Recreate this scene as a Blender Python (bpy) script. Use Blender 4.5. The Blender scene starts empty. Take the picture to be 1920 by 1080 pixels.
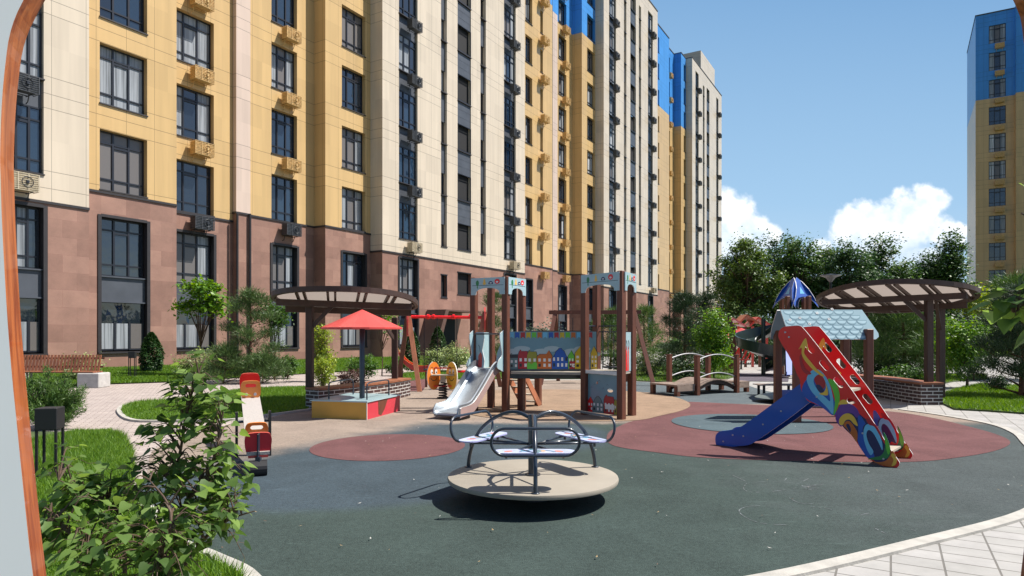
import bpy, math, random
import numpy as np
from mathutils import Vector
from mathutils.geometry import tessellate_polygon
random.seed(7); RNG = np.random.default_rng(7)
C = bpy.context.scene.collection
SC = bpy.context.scene
# ------------------------------------------------------------------ camera
F = 1230.0; HOR = 628.0; EYE = 1.5          # focal length and horizon, measured in the photo's 1920 px grid
cam = bpy.data.cameras.new('camera'); co = bpy.data.objects.new('camera', cam); C.objects.link(co)
co.location = (0, 0, EYE); co.rotation_euler = (math.radians(90), 0, 0)
cam.sensor_width = 36; cam.lens = F/1920*36; cam.shift_y = (HOR-540)/1920
cam.clip_start = 0.02; cam.clip_end = 3000
SC.camera = co
SC.view_settings.view_transform = 'Standard'; SC.view_settings.look = 'None'
SC.view_settings.exposure = 0.6; SC.view_settings.gamma = 1
# ------------------------------------------------------------------ sky
SUN = Vector((1.0, 0.05, 0)).normalized()*math.cos(math.radians(55.5)) + Vector((0, 0, math.sin(math.radians(55.5))))
w = bpy.data.worlds.new('World'); SC.world = w; w.use_nodes = True
nt = w.node_tree; N = nt.nodes; L = nt.links; N.clear()
def wn(t, **k):
    n = N.new(t)
    for a, b in k.items(): setattr(n, a, b)
    return n
def wm(op, a, b=None, c=None, clamp=False):
    n = N.new('ShaderNodeMath'); n.operation = op; n.use_clamp = clamp
    for i, v in enumerate((a, b, c)):
        if v is None: continue
        if isinstance(v, (int, float)): n.inputs[i].default_value = v
        else: L.new(v, n.inputs[i])
    return n.outputs[0]
sky = wn('ShaderNodeTexSky', sky_type='NISHITA', sun_disc=False)
sky.sun_elevation = math.radians(55.5); sky.sun_rotation = math.atan2(SUN.x, SUN.y)
sky.air_density = 1.0; sky.dust_density = 0.6; sky.ozone_density = 1.6
tc = wn('ShaderNodeTexCoord'); sp = wn('ShaderNodeSeparateXYZ'); L.new(tc.outputs['Generated'], sp.inputs[0])
front_ = wm('GREATER_THAN', sp.outputs[1], 0.06)
ysafe = wm('MAXIMUM', sp.outputs[1], 0.05)
az = wm('DIVIDE', sp.outputs[0], ysafe); el = wm('DIVIDE', sp.outputs[2], ysafe)
cb = wn('ShaderNodeCombineXYZ'); L.new(az, cb.inputs[0]); L.new(el, cb.inputs[1])
def noise_w(scale, detail, rough=0.55):
    n = wn('ShaderNodeTexNoise'); n.inputs['Scale'].default_value = scale; n.inputs['Detail'].default_value = detail
    n.inputs['Roughness'].default_value = rough; L.new(cb.outputs[0], n.inputs['Vector']); return n.outputs['Fac']
nz1 = noise_w(28, 7); nz2 = noise_w(9, 4)
# cumulus heaps: (bearing, elevation, radius), tangents of the angles
heaps = [(1368,400,48),(1400,425,42),(1432,440,30),(1350,380,40),(1330,420,70),(1385,455,50),
         (1592,418,36),(1625,405,34),(1660,410,44),(1700,400,44),(1738,382,36),(1760,376,26),(1700,440,60),(1755,430,36),
         (1640,450,50),(1590,450,38),(1680,480,50),(1720,490,50),(1540,470,30),(1790,440,26)]
fld = None
for (px, py, r) in heaps:
    a0 = (px-960)/F; e0 = (HOR-py)/F
    d = wm('SQRT', wm('ADD', wm('POWER', wm('SUBTRACT', az, a0), 2.0), wm('POWER', wm('MULTIPLY', wm('SUBTRACT', el, e0), 1.15), 2.0)))
    s = wm('SUBTRACT', 1.0, wm('DIVIDE', d, r/F*1.08))
    fld = s if fld is None else wm('SMOOTH_MAX', fld, s, 0.15)
f2 = wm('ADD', fld, wm('MULTIPLY', wm('SUBTRACT', nz1, 0.5), 1.5))
f3 = wm('ADD', f2, wm('MULTIPLY', wm('SUBTRACT', nz2, 0.5), 0.5))
mr = wn('ShaderNodeMapRange', interpolation_type='SMOOTHSTEP'); L.new(f3, mr.inputs[0])
mr.inputs[1].default_value = -0.08; mr.inputs[2].default_value = 0.42
front = wm('GREATER_THAN', sp.outputs[1], 0.06)
lowf = wn('ShaderNodeMapRange', interpolation_type='SMOOTHSTEP'); L.new(wm('ADD', el, wm('MULTIPLY', nz2, .05)), lowf.inputs[0]); lowf.inputs[1].default_value = .105; lowf.inputs[2].default_value = .20; lowf.inputs[3].default_value = .35
mask = wm('MULTIPLY', wm('MULTIPLY', mr.outputs[0], lowf.outputs[0]), front)
# the air brightens towards the horizon
ramp = wn('ShaderNodeValToRGB'); L.new(el, ramp.inputs[0]); ramp.color_ramp.interpolation = 'LINEAR'
e0_, e1_ = ramp.color_ramp.elements; K_ = 10.0; XS = .86
e0_.position = 0.0; e0_.color = (5.6/K_, 7.2/K_, 8.6/K_, 1); e1_.position = .52; e1_.color = (2.05/K_, 3.9/K_, 6.5/K_, 1)
em_ = ramp.color_ramp.elements.new(.2); em_.color = (3.5/K_, 5.6/K_, 7.9/K_, 1)
scl = wn('ShaderNodeMixRGB', blend_type='MULTIPLY'); scl.inputs[0].default_value = 1; L.new(ramp.outputs[0], scl.inputs[1]); scl.inputs[2].default_value = (K_*XS, K_*XS, K_*XS, 1)
veil = wn('ShaderNodeMapRange', interpolation_type='SMOOTHSTEP'); L.new(el, veil.inputs[0])
veil.inputs[1].default_value = 1.1; veil.inputs[2].default_value = 0.5; veil.inputs[3].default_value = 0; veil.inputs[4].default_value = 1.0
tint = wn('ShaderNodeMixRGB', blend_type='MULTIPLY'); tint.inputs[0].default_value = 1; L.new(sky.outputs[0], tint.inputs[1]); tint.inputs[2].default_value = (.74, .80, .88, 1)
mix0 = wn('ShaderNodeMixRGB'); L.new(wm('MULTIPLY', veil.outputs[0], front_), mix0.inputs[0]); L.new(tint.outputs[0], mix0.inputs[1]); L.new(scl.outputs[0], mix0.inputs[2])
cr = wn('ShaderNodeMapRange'); L.new(wm('ADD', wm('MULTIPLY', nz1, 1.3), wm('MULTIPLY', fld, -0.25)), cr.inputs[0])
cr.inputs[1].default_value = 0.3; cr.inputs[2].default_value = 0.75
cc = wn('ShaderNodeMixRGB'); L.new(cr.outputs[0], cc.inputs[0]); cc.inputs[1].default_value = (6.6, 7.6, 8.8, 1); cc.inputs[2].default_value = (10.0, 10.1, 10.3, 1)
mx = wn('ShaderNodeMixRGB'); L.new(mask, mx.inputs[0]); L.new(mix0.outputs[0], mx.inputs[1]); L.new(cc.outputs[0], mx.inputs[2])
bg = wn('ShaderNodeBackground'); bg.inputs[1].default_value = 0.085; L.new(mx.outputs[0], bg.inputs[0])
wo = wn('ShaderNodeOutputWorld'); L.new(bg.outputs[0], wo.inputs[0])
# ------------------------------------------------------------------ sun
sl = bpy.data.lights.new('sun', 'SUN'); sl.energy = 5.0; sl.angle = math.radians(0.5); sl.color = (1.0, 0.95, 0.87)
so = bpy.data.objects.new('sun', sl); C.objects.link(so); so.location = (30, 0, 60)
so.rotation_euler = (-SUN).to_track_quat('-Z', 'Y').to_euler()

# ================================================================== helpers
def P(px, py, D):                       # the point at depth D on a sight line of the photo
    return Vector(((px-960)/F*D, D, EYE-(py-HOR)/F*D))
def G(px, py, z=0.0):                   # where a sight line meets the ground
    D = F*(EYE-z)/(py-HOR); return Vector(((px-960)/F*D, D, z))
def tag(o, label=None, cat=None, group=None, kind=None):
    if label: o['label'] = label
    if cat: o['category'] = cat
    if group: o['group'] = group
    if kind: o['kind'] = kind
    return o
def thing(name, label, cat, loc=(0,0,0), rz=0.0, group=None):
    o = bpy.data.objects.new(name, None); C.objects.link(o); o.empty_display_size = 0.2
    o.location = loc; o.rotation_euler = (0, 0, rz); return tag(o, label, cat, group)
def copy_tree(o, parent=None):
    c = o.copy(); C.objects.link(c); c.parent = parent
    for ch in list(o.children): copy_tree(ch, c)
    return c
def rootloc(p):
    v = Vector((0,0,0))
    while p is not None: v += Vector(p.location); p = p.parent
    return v
# ---- materials
def newmat(name):
    m = bpy.data.materials.new(name); m.use_nodes = True; return m, m.node_tree, m.node_tree.nodes['Principled BSDF']
def mat(name, col, rough=0.5, var=0.12, scale=6.0, bump=0.0, bscale=60.0, metal=0.0, spec=0.5, coat=0.0, stretch=(1,1,1), island=0.0, detail=5):
    m, t, b = newmat(name); n = t.nodes; l = t.links
    b.inputs['Roughness'].default_value = rough; b.inputs['Metallic'].default_value = metal
    b.inputs['Specular IOR Level'].default_value = spec; b.inputs['Coat Weight'].default_value = coat; b.inputs['Coat Roughness'].default_value = 0.08
    c = n.new('ShaderNodeTexCoord'); mp = n.new('ShaderNodeMapping'); l.new(c.outputs['Object'], mp.inputs[0]); mp.inputs['Scale'].default_value = stretch
    nz = n.new('ShaderNodeTexNoise'); nz.inputs['Scale'].default_value = scale; nz.inputs['Detail'].default_value = detail; l.new(mp.outputs[0], nz.inputs['Vector'])
    r = n.new('ShaderNodeValToRGB'); l.new(nz.outputs['Fac'], r.inputs[0])
    r.color_ramp.elements[0].position = 0.3; r.color_ramp.elements[1].position = 0.7
    r.color_ramp.elements[0].color = [max(0, x*(1-var)) for x in col[:3]]+[1]; r.color_ramp.elements[1].color = [min(1, x*(1+var)) for x in col[:3]]+[1]
    out = r.outputs[0]
    if island:
        g = n.new('ShaderNodeNewGeometry'); h = n.new('ShaderNodeHueSaturation')
        mm = n.new('ShaderNodeMapRange'); l.new(g.outputs['Random Per Island'], mm.inputs[0]); mm.inputs[3].default_value = 1-island; mm.inputs[4].default_value = 1+island
        l.new(mm.outputs[0], h.inputs['Value']); l.new(out, h.inputs['Color']); out = h.outputs[0]
    l.new(out, b.inputs['Base Color'])
    if bump:
        nb = n.new('ShaderNodeTexNoise'); nb.inputs['Scale'].default_value = bscale; nb.inputs['Detail'].default_value = 3; l.new(mp.outputs[0], nb.inputs['Vector'])
        bp = n.new('ShaderNodeBump'); bp.inputs['Strength'].default_value = bump; bp.inputs['Distance'].default_value = 0.01
        l.new(nb.outputs['Fac'], bp.inputs['Height']); l.new(bp.outputs[0], b.inputs['Normal'])
    return m
def leafmat(name, col, trans=0.35, isl=0.45, rough=0.45, hue=0.02):
    m, t, b = newmat(name); n = t.nodes; l = t.links
    g = n.new('ShaderNodeNewGeometry'); h = n.new('ShaderNodeHueSaturation'); h.inputs['Color'].default_value = (*col, 1)
    mm = n.new('ShaderNodeMapRange'); l.new(g.outputs['Random Per Island'], mm.inputs[0]); mm.inputs[3].default_value = 1-isl; mm.inputs[4].default_value = 1+isl
    l.new(mm.outputs[0], h.inputs['Value'])
    m2 = n.new('ShaderNodeMapRange'); l.new(g.outputs['Random Per Island'], m2.inputs[0]); m2.inputs[3].default_value = 0.5+hue; m2.inputs[4].default_value = 0.5-hue
    l.new(m2.outputs[0], h.inputs['Hue'])
    l.new(h.outputs[0], b.inputs['Base Color']); b.inputs['Roughness'].default_value = rough; b.inputs['Specular IOR Level'].default_value = 0.35
    tr = n.new('ShaderNodeBsdfTranslucent'); h2 = n.new('ShaderNodeHueSaturation'); h2.inputs['Saturation'].default_value = 1.15; h2.inputs['Value'].default_value = 1.5; h2.inputs['Hue'].default_value = 0.485
    l.new(h.outputs[0], h2.inputs['Color']); l.new(h2.outputs[0], tr.inputs[0])
    mx = n.new('ShaderNodeMixShader'); mx.inputs[0].default_value = trans; l.new(b.outputs[0], mx.inputs[1]); l.new(tr.outputs[0], mx.inputs[2])
    l.new(mx.outputs[0], n['Material Output'].inputs[0]); return m
# ---- mesh collector
class MB:
    def __init__(s): s.v = []; s.f = []; s.m = []; s.uv = None
    def add(s, vs, fs, mi=0):
        b = len(s.v); s.v += [tuple(x) for x in vs]; s.f += [tuple(i+b for i in f) for f in fs]; s.m += [mi]*len(fs)
    def quad(s, a, b, c, d, mi=0): s.add([a, b, c, d], [(0,1,2,3)], mi)
    def fbox(s, o, ax, ay, az_, mi=0):          # box from a corner and three edge vectors
        o = Vector(o); ax = Vector(ax); ay = Vector(ay); az_ = Vector(az_)
        vs = [o, o+ax, o+ax+ay, o+ay, o+az_, o+ax+az_, o+ax+ay+az_, o+ay+az_]
        s.add(vs, [(0,3,2,1),(4,5,6,7),(0,1,5,4),(1,2,6,5),(2,3,7,6),(3,0,4,7)], mi)
    def box(s, c, sz, rz=0.0, mi=0, bev=0.0):
        ca, sa = math.cos(rz), math.sin(rz); x, y, z = sz[0]/2, sz[1]/2, sz[2]/2
        X = Vector((ca, sa, 0)); Y = Vector((-sa, ca, 0)); Z = Vector((0,0,1)); c = Vector(c)
        if not bev: s.fbox(c-X*x-Y*y-Z*z, X*2*x, Y*2*y, Z*2*z, mi); return
        b = bev; prof = [(-x+b,-y),(x-b,-y),(x,-y+b),(x,y-b),(x-b,y),(-x+b,y),(-x,y-b),(-x,-y+b)]
        ins = [(px*(1-b/x), py*(1-b/y)) for px, py in prof]
        rings = [[c+X*p+Y*q+Z*(-z) for p, q in ins], [c+X*p+Y*q+Z*(-z+b) for p, q in prof], [c+X*p+Y*q+Z*(z-b) for p, q in prof], [c+X*p+Y*q+Z*z for p, q in ins]]
        vs = [v for r in rings for v in r]; fs = [tuple(range(7,-1,-1)), tuple(range(24,32))]
        for k in range(3):
            for i in range(8): j = (i+1) % 8; fs.append((k*8+i, k*8+j, k*8+8+j, k*8+8+i))
        s.add(vs, fs, mi)
    def beam(s, a, b, wd, ht, mi=0, up=(0,0,1)):
        a = Vector(a); b = Vector(b); d = (b-a); n = d.normalized(); upv = Vector(up)
        if abs(n.dot(upv)) > 0.98: upv = Vector((0,1,0))
        sx = n.cross(upv).normalized(); uu = sx.cross(n).normalized()
        s.fbox(a-sx*wd/2-uu*ht/2, d, sx*wd, uu*ht, mi)
    def tube(s, pts, r, n=8, closed=False, mi=0, cap=True):
        pts = [Vector(p) for p in pts]; k = len(pts); rr = r if isinstance(r, (list, tuple)) else [r]*k
        rings = []; up = None
        for i, p in enumerate(pts):
            if closed: t = (pts[(i+1) % k]-pts[i-1]).normalized()
            else: t = (pts[min(i+1, k-1)]-pts[max(i-1, 0)]).normalized()
            if up is None: up = Vector((0,0,1)) if abs(t.z) < 0.9 else Vector((1,0,0))
            sx = t.cross(up)
            if sx.length < 1e-5: sx = t.cross(Vector((0,1,0)))
            sx.normalize(); uu = sx.cross(t).normalized(); up = uu
            rings.append([p+sx*math.cos(2*math.pi*j/n)*rr[i]+uu*math.sin(2*math.pi*j/n)*rr[i] for j in range(n)])
        vs = [v for r_ in rings for v in r_]; fs = []
        for i in range(k if closed else k-1):
            i2 = (i+1) % k
            for j in range(n): j2 = (j+1) % n; fs.append((i*n+j, i*n+j2, i2*n+j2, i2*n+j))
        if cap and not closed: fs.append(tuple(range(n-1,-1,-1))); fs.append(tuple((k-1)*n+j for j in range(n)))
        s.add(vs, fs, mi)
    def lathe(s, c, prof, n=24, mi=0, capt=True):
        c = Vector(c); vs = []; fs = []
        for (r, z) in prof:
            for j in range(n): a = 2*math.pi*j/n; vs.append(c+Vector((r*math.cos(a), r*math.sin(a), z)))
        for i in range(len(prof)-1):
            for j in range(n): j2 = (j+1) % n; fs.append((i*n+j, i*n+j2, (i+1)*n+j2, (i+1)*n+j))
        if capt: fs.append(tuple(range(n-1,-1,-1))); fs.append(tuple((len(prof)-1)*n+j for j in range(n)))
        s.add(vs, fs, mi)
    def prism(s, loops, fr, d0, d1, mi=0, emi=None):   # flat shape (with holes) given real thickness in a frame
        o, S, T, Nn = [Vector(x) for x in fr]; emi = mi if emi is None else emi
        tri = tessellate_polygon([[Vector((a, b, 0)) for a, b in lp] for lp in loops])
        flat = [p for lp in loops for p in lp]
        va = [o+S*a+T*b+Nn*d0 for a, b in flat]; vb = [o+S*a+T*b+Nn*d1 for a, b in flat]
        n = len(flat)
        s.add(va+vb, [tuple(reversed(t)) for t in tri]+[tuple(i+n for i in t) for t in tri], mi)
        k = 0
        for lp in loops:
            m_ = len(lp); idx = list(range(k, k+m_)); k += m_
            vs = [va[i] for i in idx]+[vb[i] for i in idx]
            s.add(vs, [(i, (i+1) % m_, m_+(i+1) % m_, m_+i) for i in range(m_)], emi)
    def build(s, name, mats, parent=None, smooth=False, world=True, autos=None):
        me = bpy.data.meshes.new(name); off = rootloc(parent) if (parent is not None and world) else Vector((0,0,0))
        me.from_pydata([(v[0]-off.x, v[1]-off.y, v[2]-off.z) for v in s.v], [], s.f)
        for m_ in (mats if isinstance(mats, (list, tuple)) else [mats]): me.materials.append(m_)
        me.polygons.foreach_set('material_index', s.m)
        if s.uv:
            ul = me.uv_layers.new(name='UVMap'); li = 0
            for p in me.polygons:
                for vi in p.vertices: ul.data[li].uv = s.uv(s.v[vi]); li += 1
        me.update()
        if smooth: me.shade_smooth()
        if autos is not None:
            me.shade_smooth(); me.set_sharp_from_angle(angle=math.radians(autos))
        o = bpy.data.objects.new(name, me); C.objects.link(o)
        if parent is not None: o.parent = parent
        return o
def fan_arc(cx, cy, r, a0, a1, n): return [(cx+r*math.cos(math.radians(a0+(a1-a0)*i/n)), cy+r*math.sin(math.radians(a0+(a1-a0)*i/n))) for i in range(n+1)]
def circ(cx, cy, rx, ry=None, n=20, rot=0):
    ry = rx if ry is None else ry; cr_, sr = math.cos(rot), math.sin(rot); out = []
    for i in range(n):
        a = 2*math.pi*i/n; x, y = rx*math.cos(a), ry*math.sin(a); out.append((cx+x*cr_-y*sr, cy+x*sr+y*cr_))
    return out
def spline(pts, k=6, closed=False):     # Catmull-Rom through the points
    pts = [Vector(p) for p in pts]; n = len(pts); out = []
    rng = range(n if closed else n-1)
    for i in rng:
        p0 = pts[i-1] if (closed or i > 0) else pts[0]; p1 = pts[i]; p2 = pts[(i+1) % n]; p3 = pts[(i+2) % n] if (closed or i+2 < n) else pts[-1]
        for j in range(k):
            t = j/k; out.append(0.5*((2*p1)+(p2-p0)*t+(2*p0-5*p1+4*p2-p3)*t*t+(3*p1-p0-3*p2+p3)*t**3))
    if not closed: out.append(pts[-1])
    return out
def fastmesh(name, V, faces_n, k, m, parent=None, smooth=False):   # numpy mesh: k verts per face, faces in order
    me = bpy.data.meshes.new(name); off = rootloc(parent) if parent is not None else Vector((0,0,0))
    V = V.reshape(-1, 3)-np.array(off)[None, :]
    nv = len(V); me.vertices.add(nv); me.vertices.foreach_set('co', V.astype(np.float32).ravel())
    idx = faces_n.ravel().astype(np.int32); nf = len(idx)//k
    me.loops.add(len(idx)); me.loops.foreach_set('vertex_index', idx)
    me.polygons.add(nf); me.polygons.foreach_set('loop_start', np.arange(0, len(idx), k, dtype=np.int32)); me.polygons.foreach_set('loop_total', np.full(nf, k, dtype=np.int32))
    me.materials.append(m); me.update(calc_edges=True)
    if smooth: me.shade_smooth()
    o = bpy.data.objects.new(name, me); C.objects.link(o)
    if parent is not None: o.parent = parent
    return o
def unit(a): return a/np.maximum(np.linalg.norm(a, axis=1, keepdims=True), 1e-9)
def leaves(name, pts, size, m, parent, aspect=0.55, upbias=0.35, outc=None, outb=0.0, jit=0.35):
    """leaf blades: bent diamonds of two joined quads each (6 verts)"""
    pts = np.asarray(pts, dtype=float); n = len(pts)
    nr = RNG.normal(size=(n, 3)); nr[:, 2] = np.abs(nr[:, 2])+upbias
    if outc is not None: nr += outb*unit(pts-np.asarray(outc)[None, :])
    nr = unit(nr); t = unit(np.cross(nr, RNG.normal(size=(n, 3)))); b = np.cross(nr, t)
    s = size*(1+jit*RNG.uniform(-1, 1, (n, 1))); hw = s*aspect/2
    droop = nr*s*0.12
    v0 = pts-t*s*0.5; v1 = pts-t*s*0.1+b*hw-droop*0.6; v2 = pts+t*s*0.5-droop; v3 = pts-t*s*0.1-b*hw-droop*0.6
    V = np.stack([v0, v1, v2, v3], 1); base = np.arange(n)[:, None]*4
    Fc = np.concatenate([base+np.array([[0,1,2]]), base+np.array([[0,2,3]])], 1)
    return fastmesh(name, V, Fc, 3, m, parent)
def needles(name, pts, dirs, ln, wd, m, parent):
    pts = np.asarray(pts); dirs = unit(np.asarray(dirs)); n = len(pts)
    b = unit(np.cross(dirs, RNG.normal(size=(n, 3))))*wd/2
    l_ = ln*(0.7+0.6*RNG.random((n, 1)))
    V = np.stack([pts-b, pts+b, pts+dirs*l_], 1); Fc = np.arange(n*3).reshape(n, 3)
    return fastmesh(name, V, Fc, 3, m, parent)

# ================================================================== GROUND
def fac(n, t, a, b, v): pass
def rubber_mat():
    m, t, b = newmat('rubber'); n = t.nodes; l = t.links
    g = n.new('ShaderNodeNewGeometry'); s = n.new('ShaderNodeSeparateXYZ'); l.new(g.outputs['Position'], s.inputs[0])
    def mt(op, a, b_=None, c=None, clamp=False):
        k = n.new('ShaderNodeMath'); k.operation = op; k.use_clamp = clamp
        for i, v in enumerate((a, b_, c)):
            if v is None: continue
            if isinstance(v, (int, float)): k.inputs[i].default_value = v
            else: l.new(v, k.inputs[i])
        return k.outputs[0]
    nz = n.new('ShaderNodeTexNoise'); nz.inputs['Scale'].default_value = 2.2; nz.inputs['Detail'].default_value = 6; nz.inputs['Roughness'].default_value = .6; l.new(g.outputs['Position'], nz.inputs['Vector'])
    wob = mt('MULTIPLY', mt('SUBTRACT', nz.outputs['Fac'], 0.5), 0.8)
    x, y = s.outputs[0], s.outputs[1]
    def sstep(v, a, c):
        k = n.new('ShaderNodeMapRange'); k.interpolation_type = 'SMOOTHSTEP'; l.new(v, k.inputs[0]); k.inputs[1].default_value = a; k.inputs[2].default_value = c; return k.outputs[0]
    def disc(cx, cy, r, soft):
        d = mt('SQRT', mt('ADD', mt('POWER', mt('SUBTRACT', x, cx), 2.0), mt('POWER', mt('SUBTRACT', y, cy), 2.0)))
        return sstep(mt('ADD', mt('SUBTRACT', r, d), mt('MULTIPLY', wob, soft)), -0.05-soft*.5, 0.05+soft*.5)
    # faded tan on the left: behind a slanting line, or beyond 11.1 m
    d1 = mt('ADD', mt('SUBTRACT', mt('MULTIPLY', y, 0.52), mt('MULTIPLY', x, 0.85)), -6.95)
    tan = mt('MAXIMUM', sstep(mt('ADD', d1, wob), -0.45, 0.45), sstep(mt('ADD', mt('SUBTRACT', y, 11.1), wob), -0.3, 0.3))
    blue = mt('MAXIMUM', disc(-1.9, 7.9, 2.35, .25), disc(-.3, 9.8, 1.75, .3))
    blue = mt('MAXIMUM', blue, mt('MULTIPLY', sstep(y, 7.0, 8.2), sstep(mt('MULTIPLY', x, -1.0), 1.0, 2.4)))
    far = mt('MULTIPLY', sstep(x, 2.3, 2.5), sstep(y, 14.0, 14.3))
    def rgb(c): k = n.new('ShaderNodeRGB'); k.outputs[0].default_value = (*c, 1); return k.outputs[0]
    def mixc(f, a, c): k = n.new('ShaderNodeMixRGB'); l.new(f, k.inputs[0]); l.new(a, k.inputs[1]); l.new(c, k.inputs[2]); return k.outputs[0]
    base = rgb((.043, .062, .056)); col = mixc(blue, base, rgb((.050, .070, .084)))
    grey = sstep(mt('ADD', x, mt('MULTIPLY', wob, 3.0)), 1.5, 4.5); col = mixc(mt('MULTIPLY', grey, .7), col, rgb((.074, .085, .088)))
    col = mixc(tan, col, rgb((.27, .215, .175))); col = mixc(far, col, rgb((.10, .12, .13)))
    # worn granules
    n2 = n.new('ShaderNodeTexNoise'); n2.inputs['Scale'].default_value = 140; n2.inputs['Detail'].default_value = 2; l.new(g.outputs['Position'], n2.inputs['Vector'])
    n3 = n.new('ShaderNodeTexNoise'); n3.inputs['Scale'].default_value = 1.1; n3.inputs['Detail'].default_value = 8; n3.inputs['Roughness'].default_value = .65; n3.inputs['Distortion'].default_value = .6; l.new(g.outputs['Position'], n3.inputs['Vector'])
    hs = n.new('ShaderNodeHueSaturation'); l.new(col, hs.inputs['Color'])
    n4 = n.new('ShaderNodeTexNoise'); n4.inputs['Scale'].default_value = 38; n4.inputs['Detail'].default_value = 4; l.new(g.outputs['Position'], n4.inputs['Vector'])
    mp5 = n.new('ShaderNodeMapping'); l.new(g.outputs['Position'], mp5.inputs[0]); mp5.inputs['Scale'].default_value = (1.2, 4.5, 1); mp5.inputs['Rotation'].default_value = (0, 0, .3)
    n5 = n.new('ShaderNodeTexNoise'); n5.inputs['Scale'].default_value = 1.6; n5.inputs['Detail'].default_value = 9; n5.inputs['Roughness'].default_value = .75; l.new(mp5.outputs[0], n5.inputs['Vector'])
    scuff = sstep(n5.outputs['Fac'], .56, .74)
    v_ = mt('ADD', mt('MULTIPLY', n2.outputs['Fac'], 1.9), mt('ADD', mt('MULTIPLY', n3.outputs['Fac'], .9), mt('ADD', mt('MULTIPLY', n4.outputs['Fac'], .9), -.85)))
    l.new(mt('ADD', v_, mt('MULTIPLY', scuff, .55)), hs.inputs['Value'])
    l.new(hs.outputs[0], b.inputs['Base Color']); b.inputs['Roughness'].default_value = .92; b.inputs['Specular IOR Level'].default_value = .2
    bp = n.new('ShaderNodeBump'); bp.inputs['Strength'].default_value = .5; bp.inputs['Distance'].default_value = .01; l.new(n2.outputs['Fac'], bp.inputs['Height']); l.new(bp.outputs[0], b.inputs['Normal'])
    return m
def patch_mat(name, col):
    m, t, b = newmat(name); n = t.nodes; l = t.links; g = n.new('ShaderNodeNewGeometry')
    n2 = n.new('ShaderNodeTexNoise'); n2.inputs['Scale'].default_value = 140; l.new(g.outputs['Position'], n2.inputs['Vector'])
    n3 = n.new('ShaderNodeTexNoise'); n3.inputs['Scale'].default_value = 1.4; n3.inputs['Detail'].default_value = 8; n3.inputs['Roughness'].default_value = .65; n3.inputs['Distortion'].default_value = .8; l.new(g.outputs['Position'], n3.inputs['Vector'])
    a = n.new('ShaderNodeMath'); a.operation = 'MULTIPLY_ADD'; l.new(n2.outputs['Fac'], a.inputs[0]); a.inputs[1].default_value = 1.8; a.inputs[2].default_value = -.40
    c = n.new('ShaderNodeMath'); c.operation = 'MULTIPLY_ADD'; l.new(n3.outputs['Fac'], c.inputs[0]); c.inputs[1].default_value = 1.05; l.new(a.outputs[0], c.inputs[2])
    hs = n.new('ShaderNodeHueSaturation'); hs.inputs['Color'].default_value = (*col, 1); l.new(c.outputs[0], hs.inputs['Value']); l.new(hs.outputs[0], b.inputs['Base Color'])
    b.inputs['Roughness'].default_value = .92; b.inputs['Specular IOR Level'].default_value = .2
    bp = n.new('ShaderNodeBump'); bp.inputs['Strength'].default_value = .5; bp.inputs['Distance'].default_value = .01; l.new(n2.outputs['Fac'], bp.inputs['Height']); l.new(bp.outputs[0], b.inputs['Normal'])
    return m
def paver_mat(name, c1, c2, joint, w_, h_, rot=0.0, mort=.012, off=.5):
    m, t, b = newmat(name); n = t.nodes; l = t.links; g = n.new('ShaderNodeNewGeometry'); mp = n.new('ShaderNodeMapping'); l.new(g.outputs['Position'], mp.inputs[0]); mp.inputs['Rotation'].default_value = (0, 0, rot)
    br = n.new('ShaderNodeTexBrick'); l.new(mp.outputs[0], br.inputs['Vector']); br.inputs['Scale'].default_value = 1; br.inputs['Brick Width'].default_value = w_; br.inputs['Row Height'].default_value = h_
    br.inputs['Mortar Size'].default_value = mort; br.inputs['Mortar Smooth'].default_value = .2; br.offset = off
    br.inputs['Color1'].default_value = (*c1, 1); br.inputs['Color2'].default_value = (*c2, 1); br.inputs['Mortar'].default_value = (*joint, 1)
    nz = n.new('ShaderNodeTexNoise'); nz.inputs['Scale'].default_value = 2.5; nz.inputs['Detail'].default_value = 9; nz.inputs['Roughness'].default_value = .7; l.new(g.outputs['Position'], nz.inputs['Vector'])
    hs = n.new('ShaderNodeHueSaturation'); l.new(br.outputs['Color'], hs.inputs['Color'])
    a = n.new('ShaderNodeMath'); a.operation = 'MULTIPLY_ADD'; l.new(nz.outputs['Fac'], a.inputs[0]); a.inputs[1].default_value = .8; a.inputs[2].default_value = .6; l.new(a.outputs[0], hs.inputs['Value'])
    l.new(hs.outputs[0], b.inputs['Base Color']); b.inputs['Roughness'].default_value = .85
    bp = n.new('ShaderNodeBump'); bp.inputs['Strength'].default_value = .6; bp.inputs['Distance'].default_value = .008; bp.invert = True; l.new(br.outputs['Fac'], bp.inputs['Height']); l.new(bp.outputs[0], b.inputs['Normal'])
    return m
M_rub = rubber_mat()
M_maroon = patch_mat('maroon_rubber', (.135, .062, .062)); M_tan = patch_mat('tan_rubber', (.275, .19, .13)); M_lblue = patch_mat('pale_blue_rubber', (.075, .105, .118)); M_purple = patch_mat('violet_rubber', (.11, .095, .115))
M_pave = paver_mat('pale_paving', (.38, .365, .35), (.33, .32, .30), (.15, .14, .125), .30, .20, math.radians(30), .007, 0.0)
M_pave2 = paver_mat('warm_paving', (.44, .375, .34), (.36, .30, .275), (.14, .11, .10), .2, .1, math.radians(-25), .006)
M_soil = mat('lawn_soil', (.055, .085, .022), .95, .35, 3.0, .6, 40)
M_kerb = mat('kerb_stone', (.42, .40, .36), .8, .15, 8, .3, 60)
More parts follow.
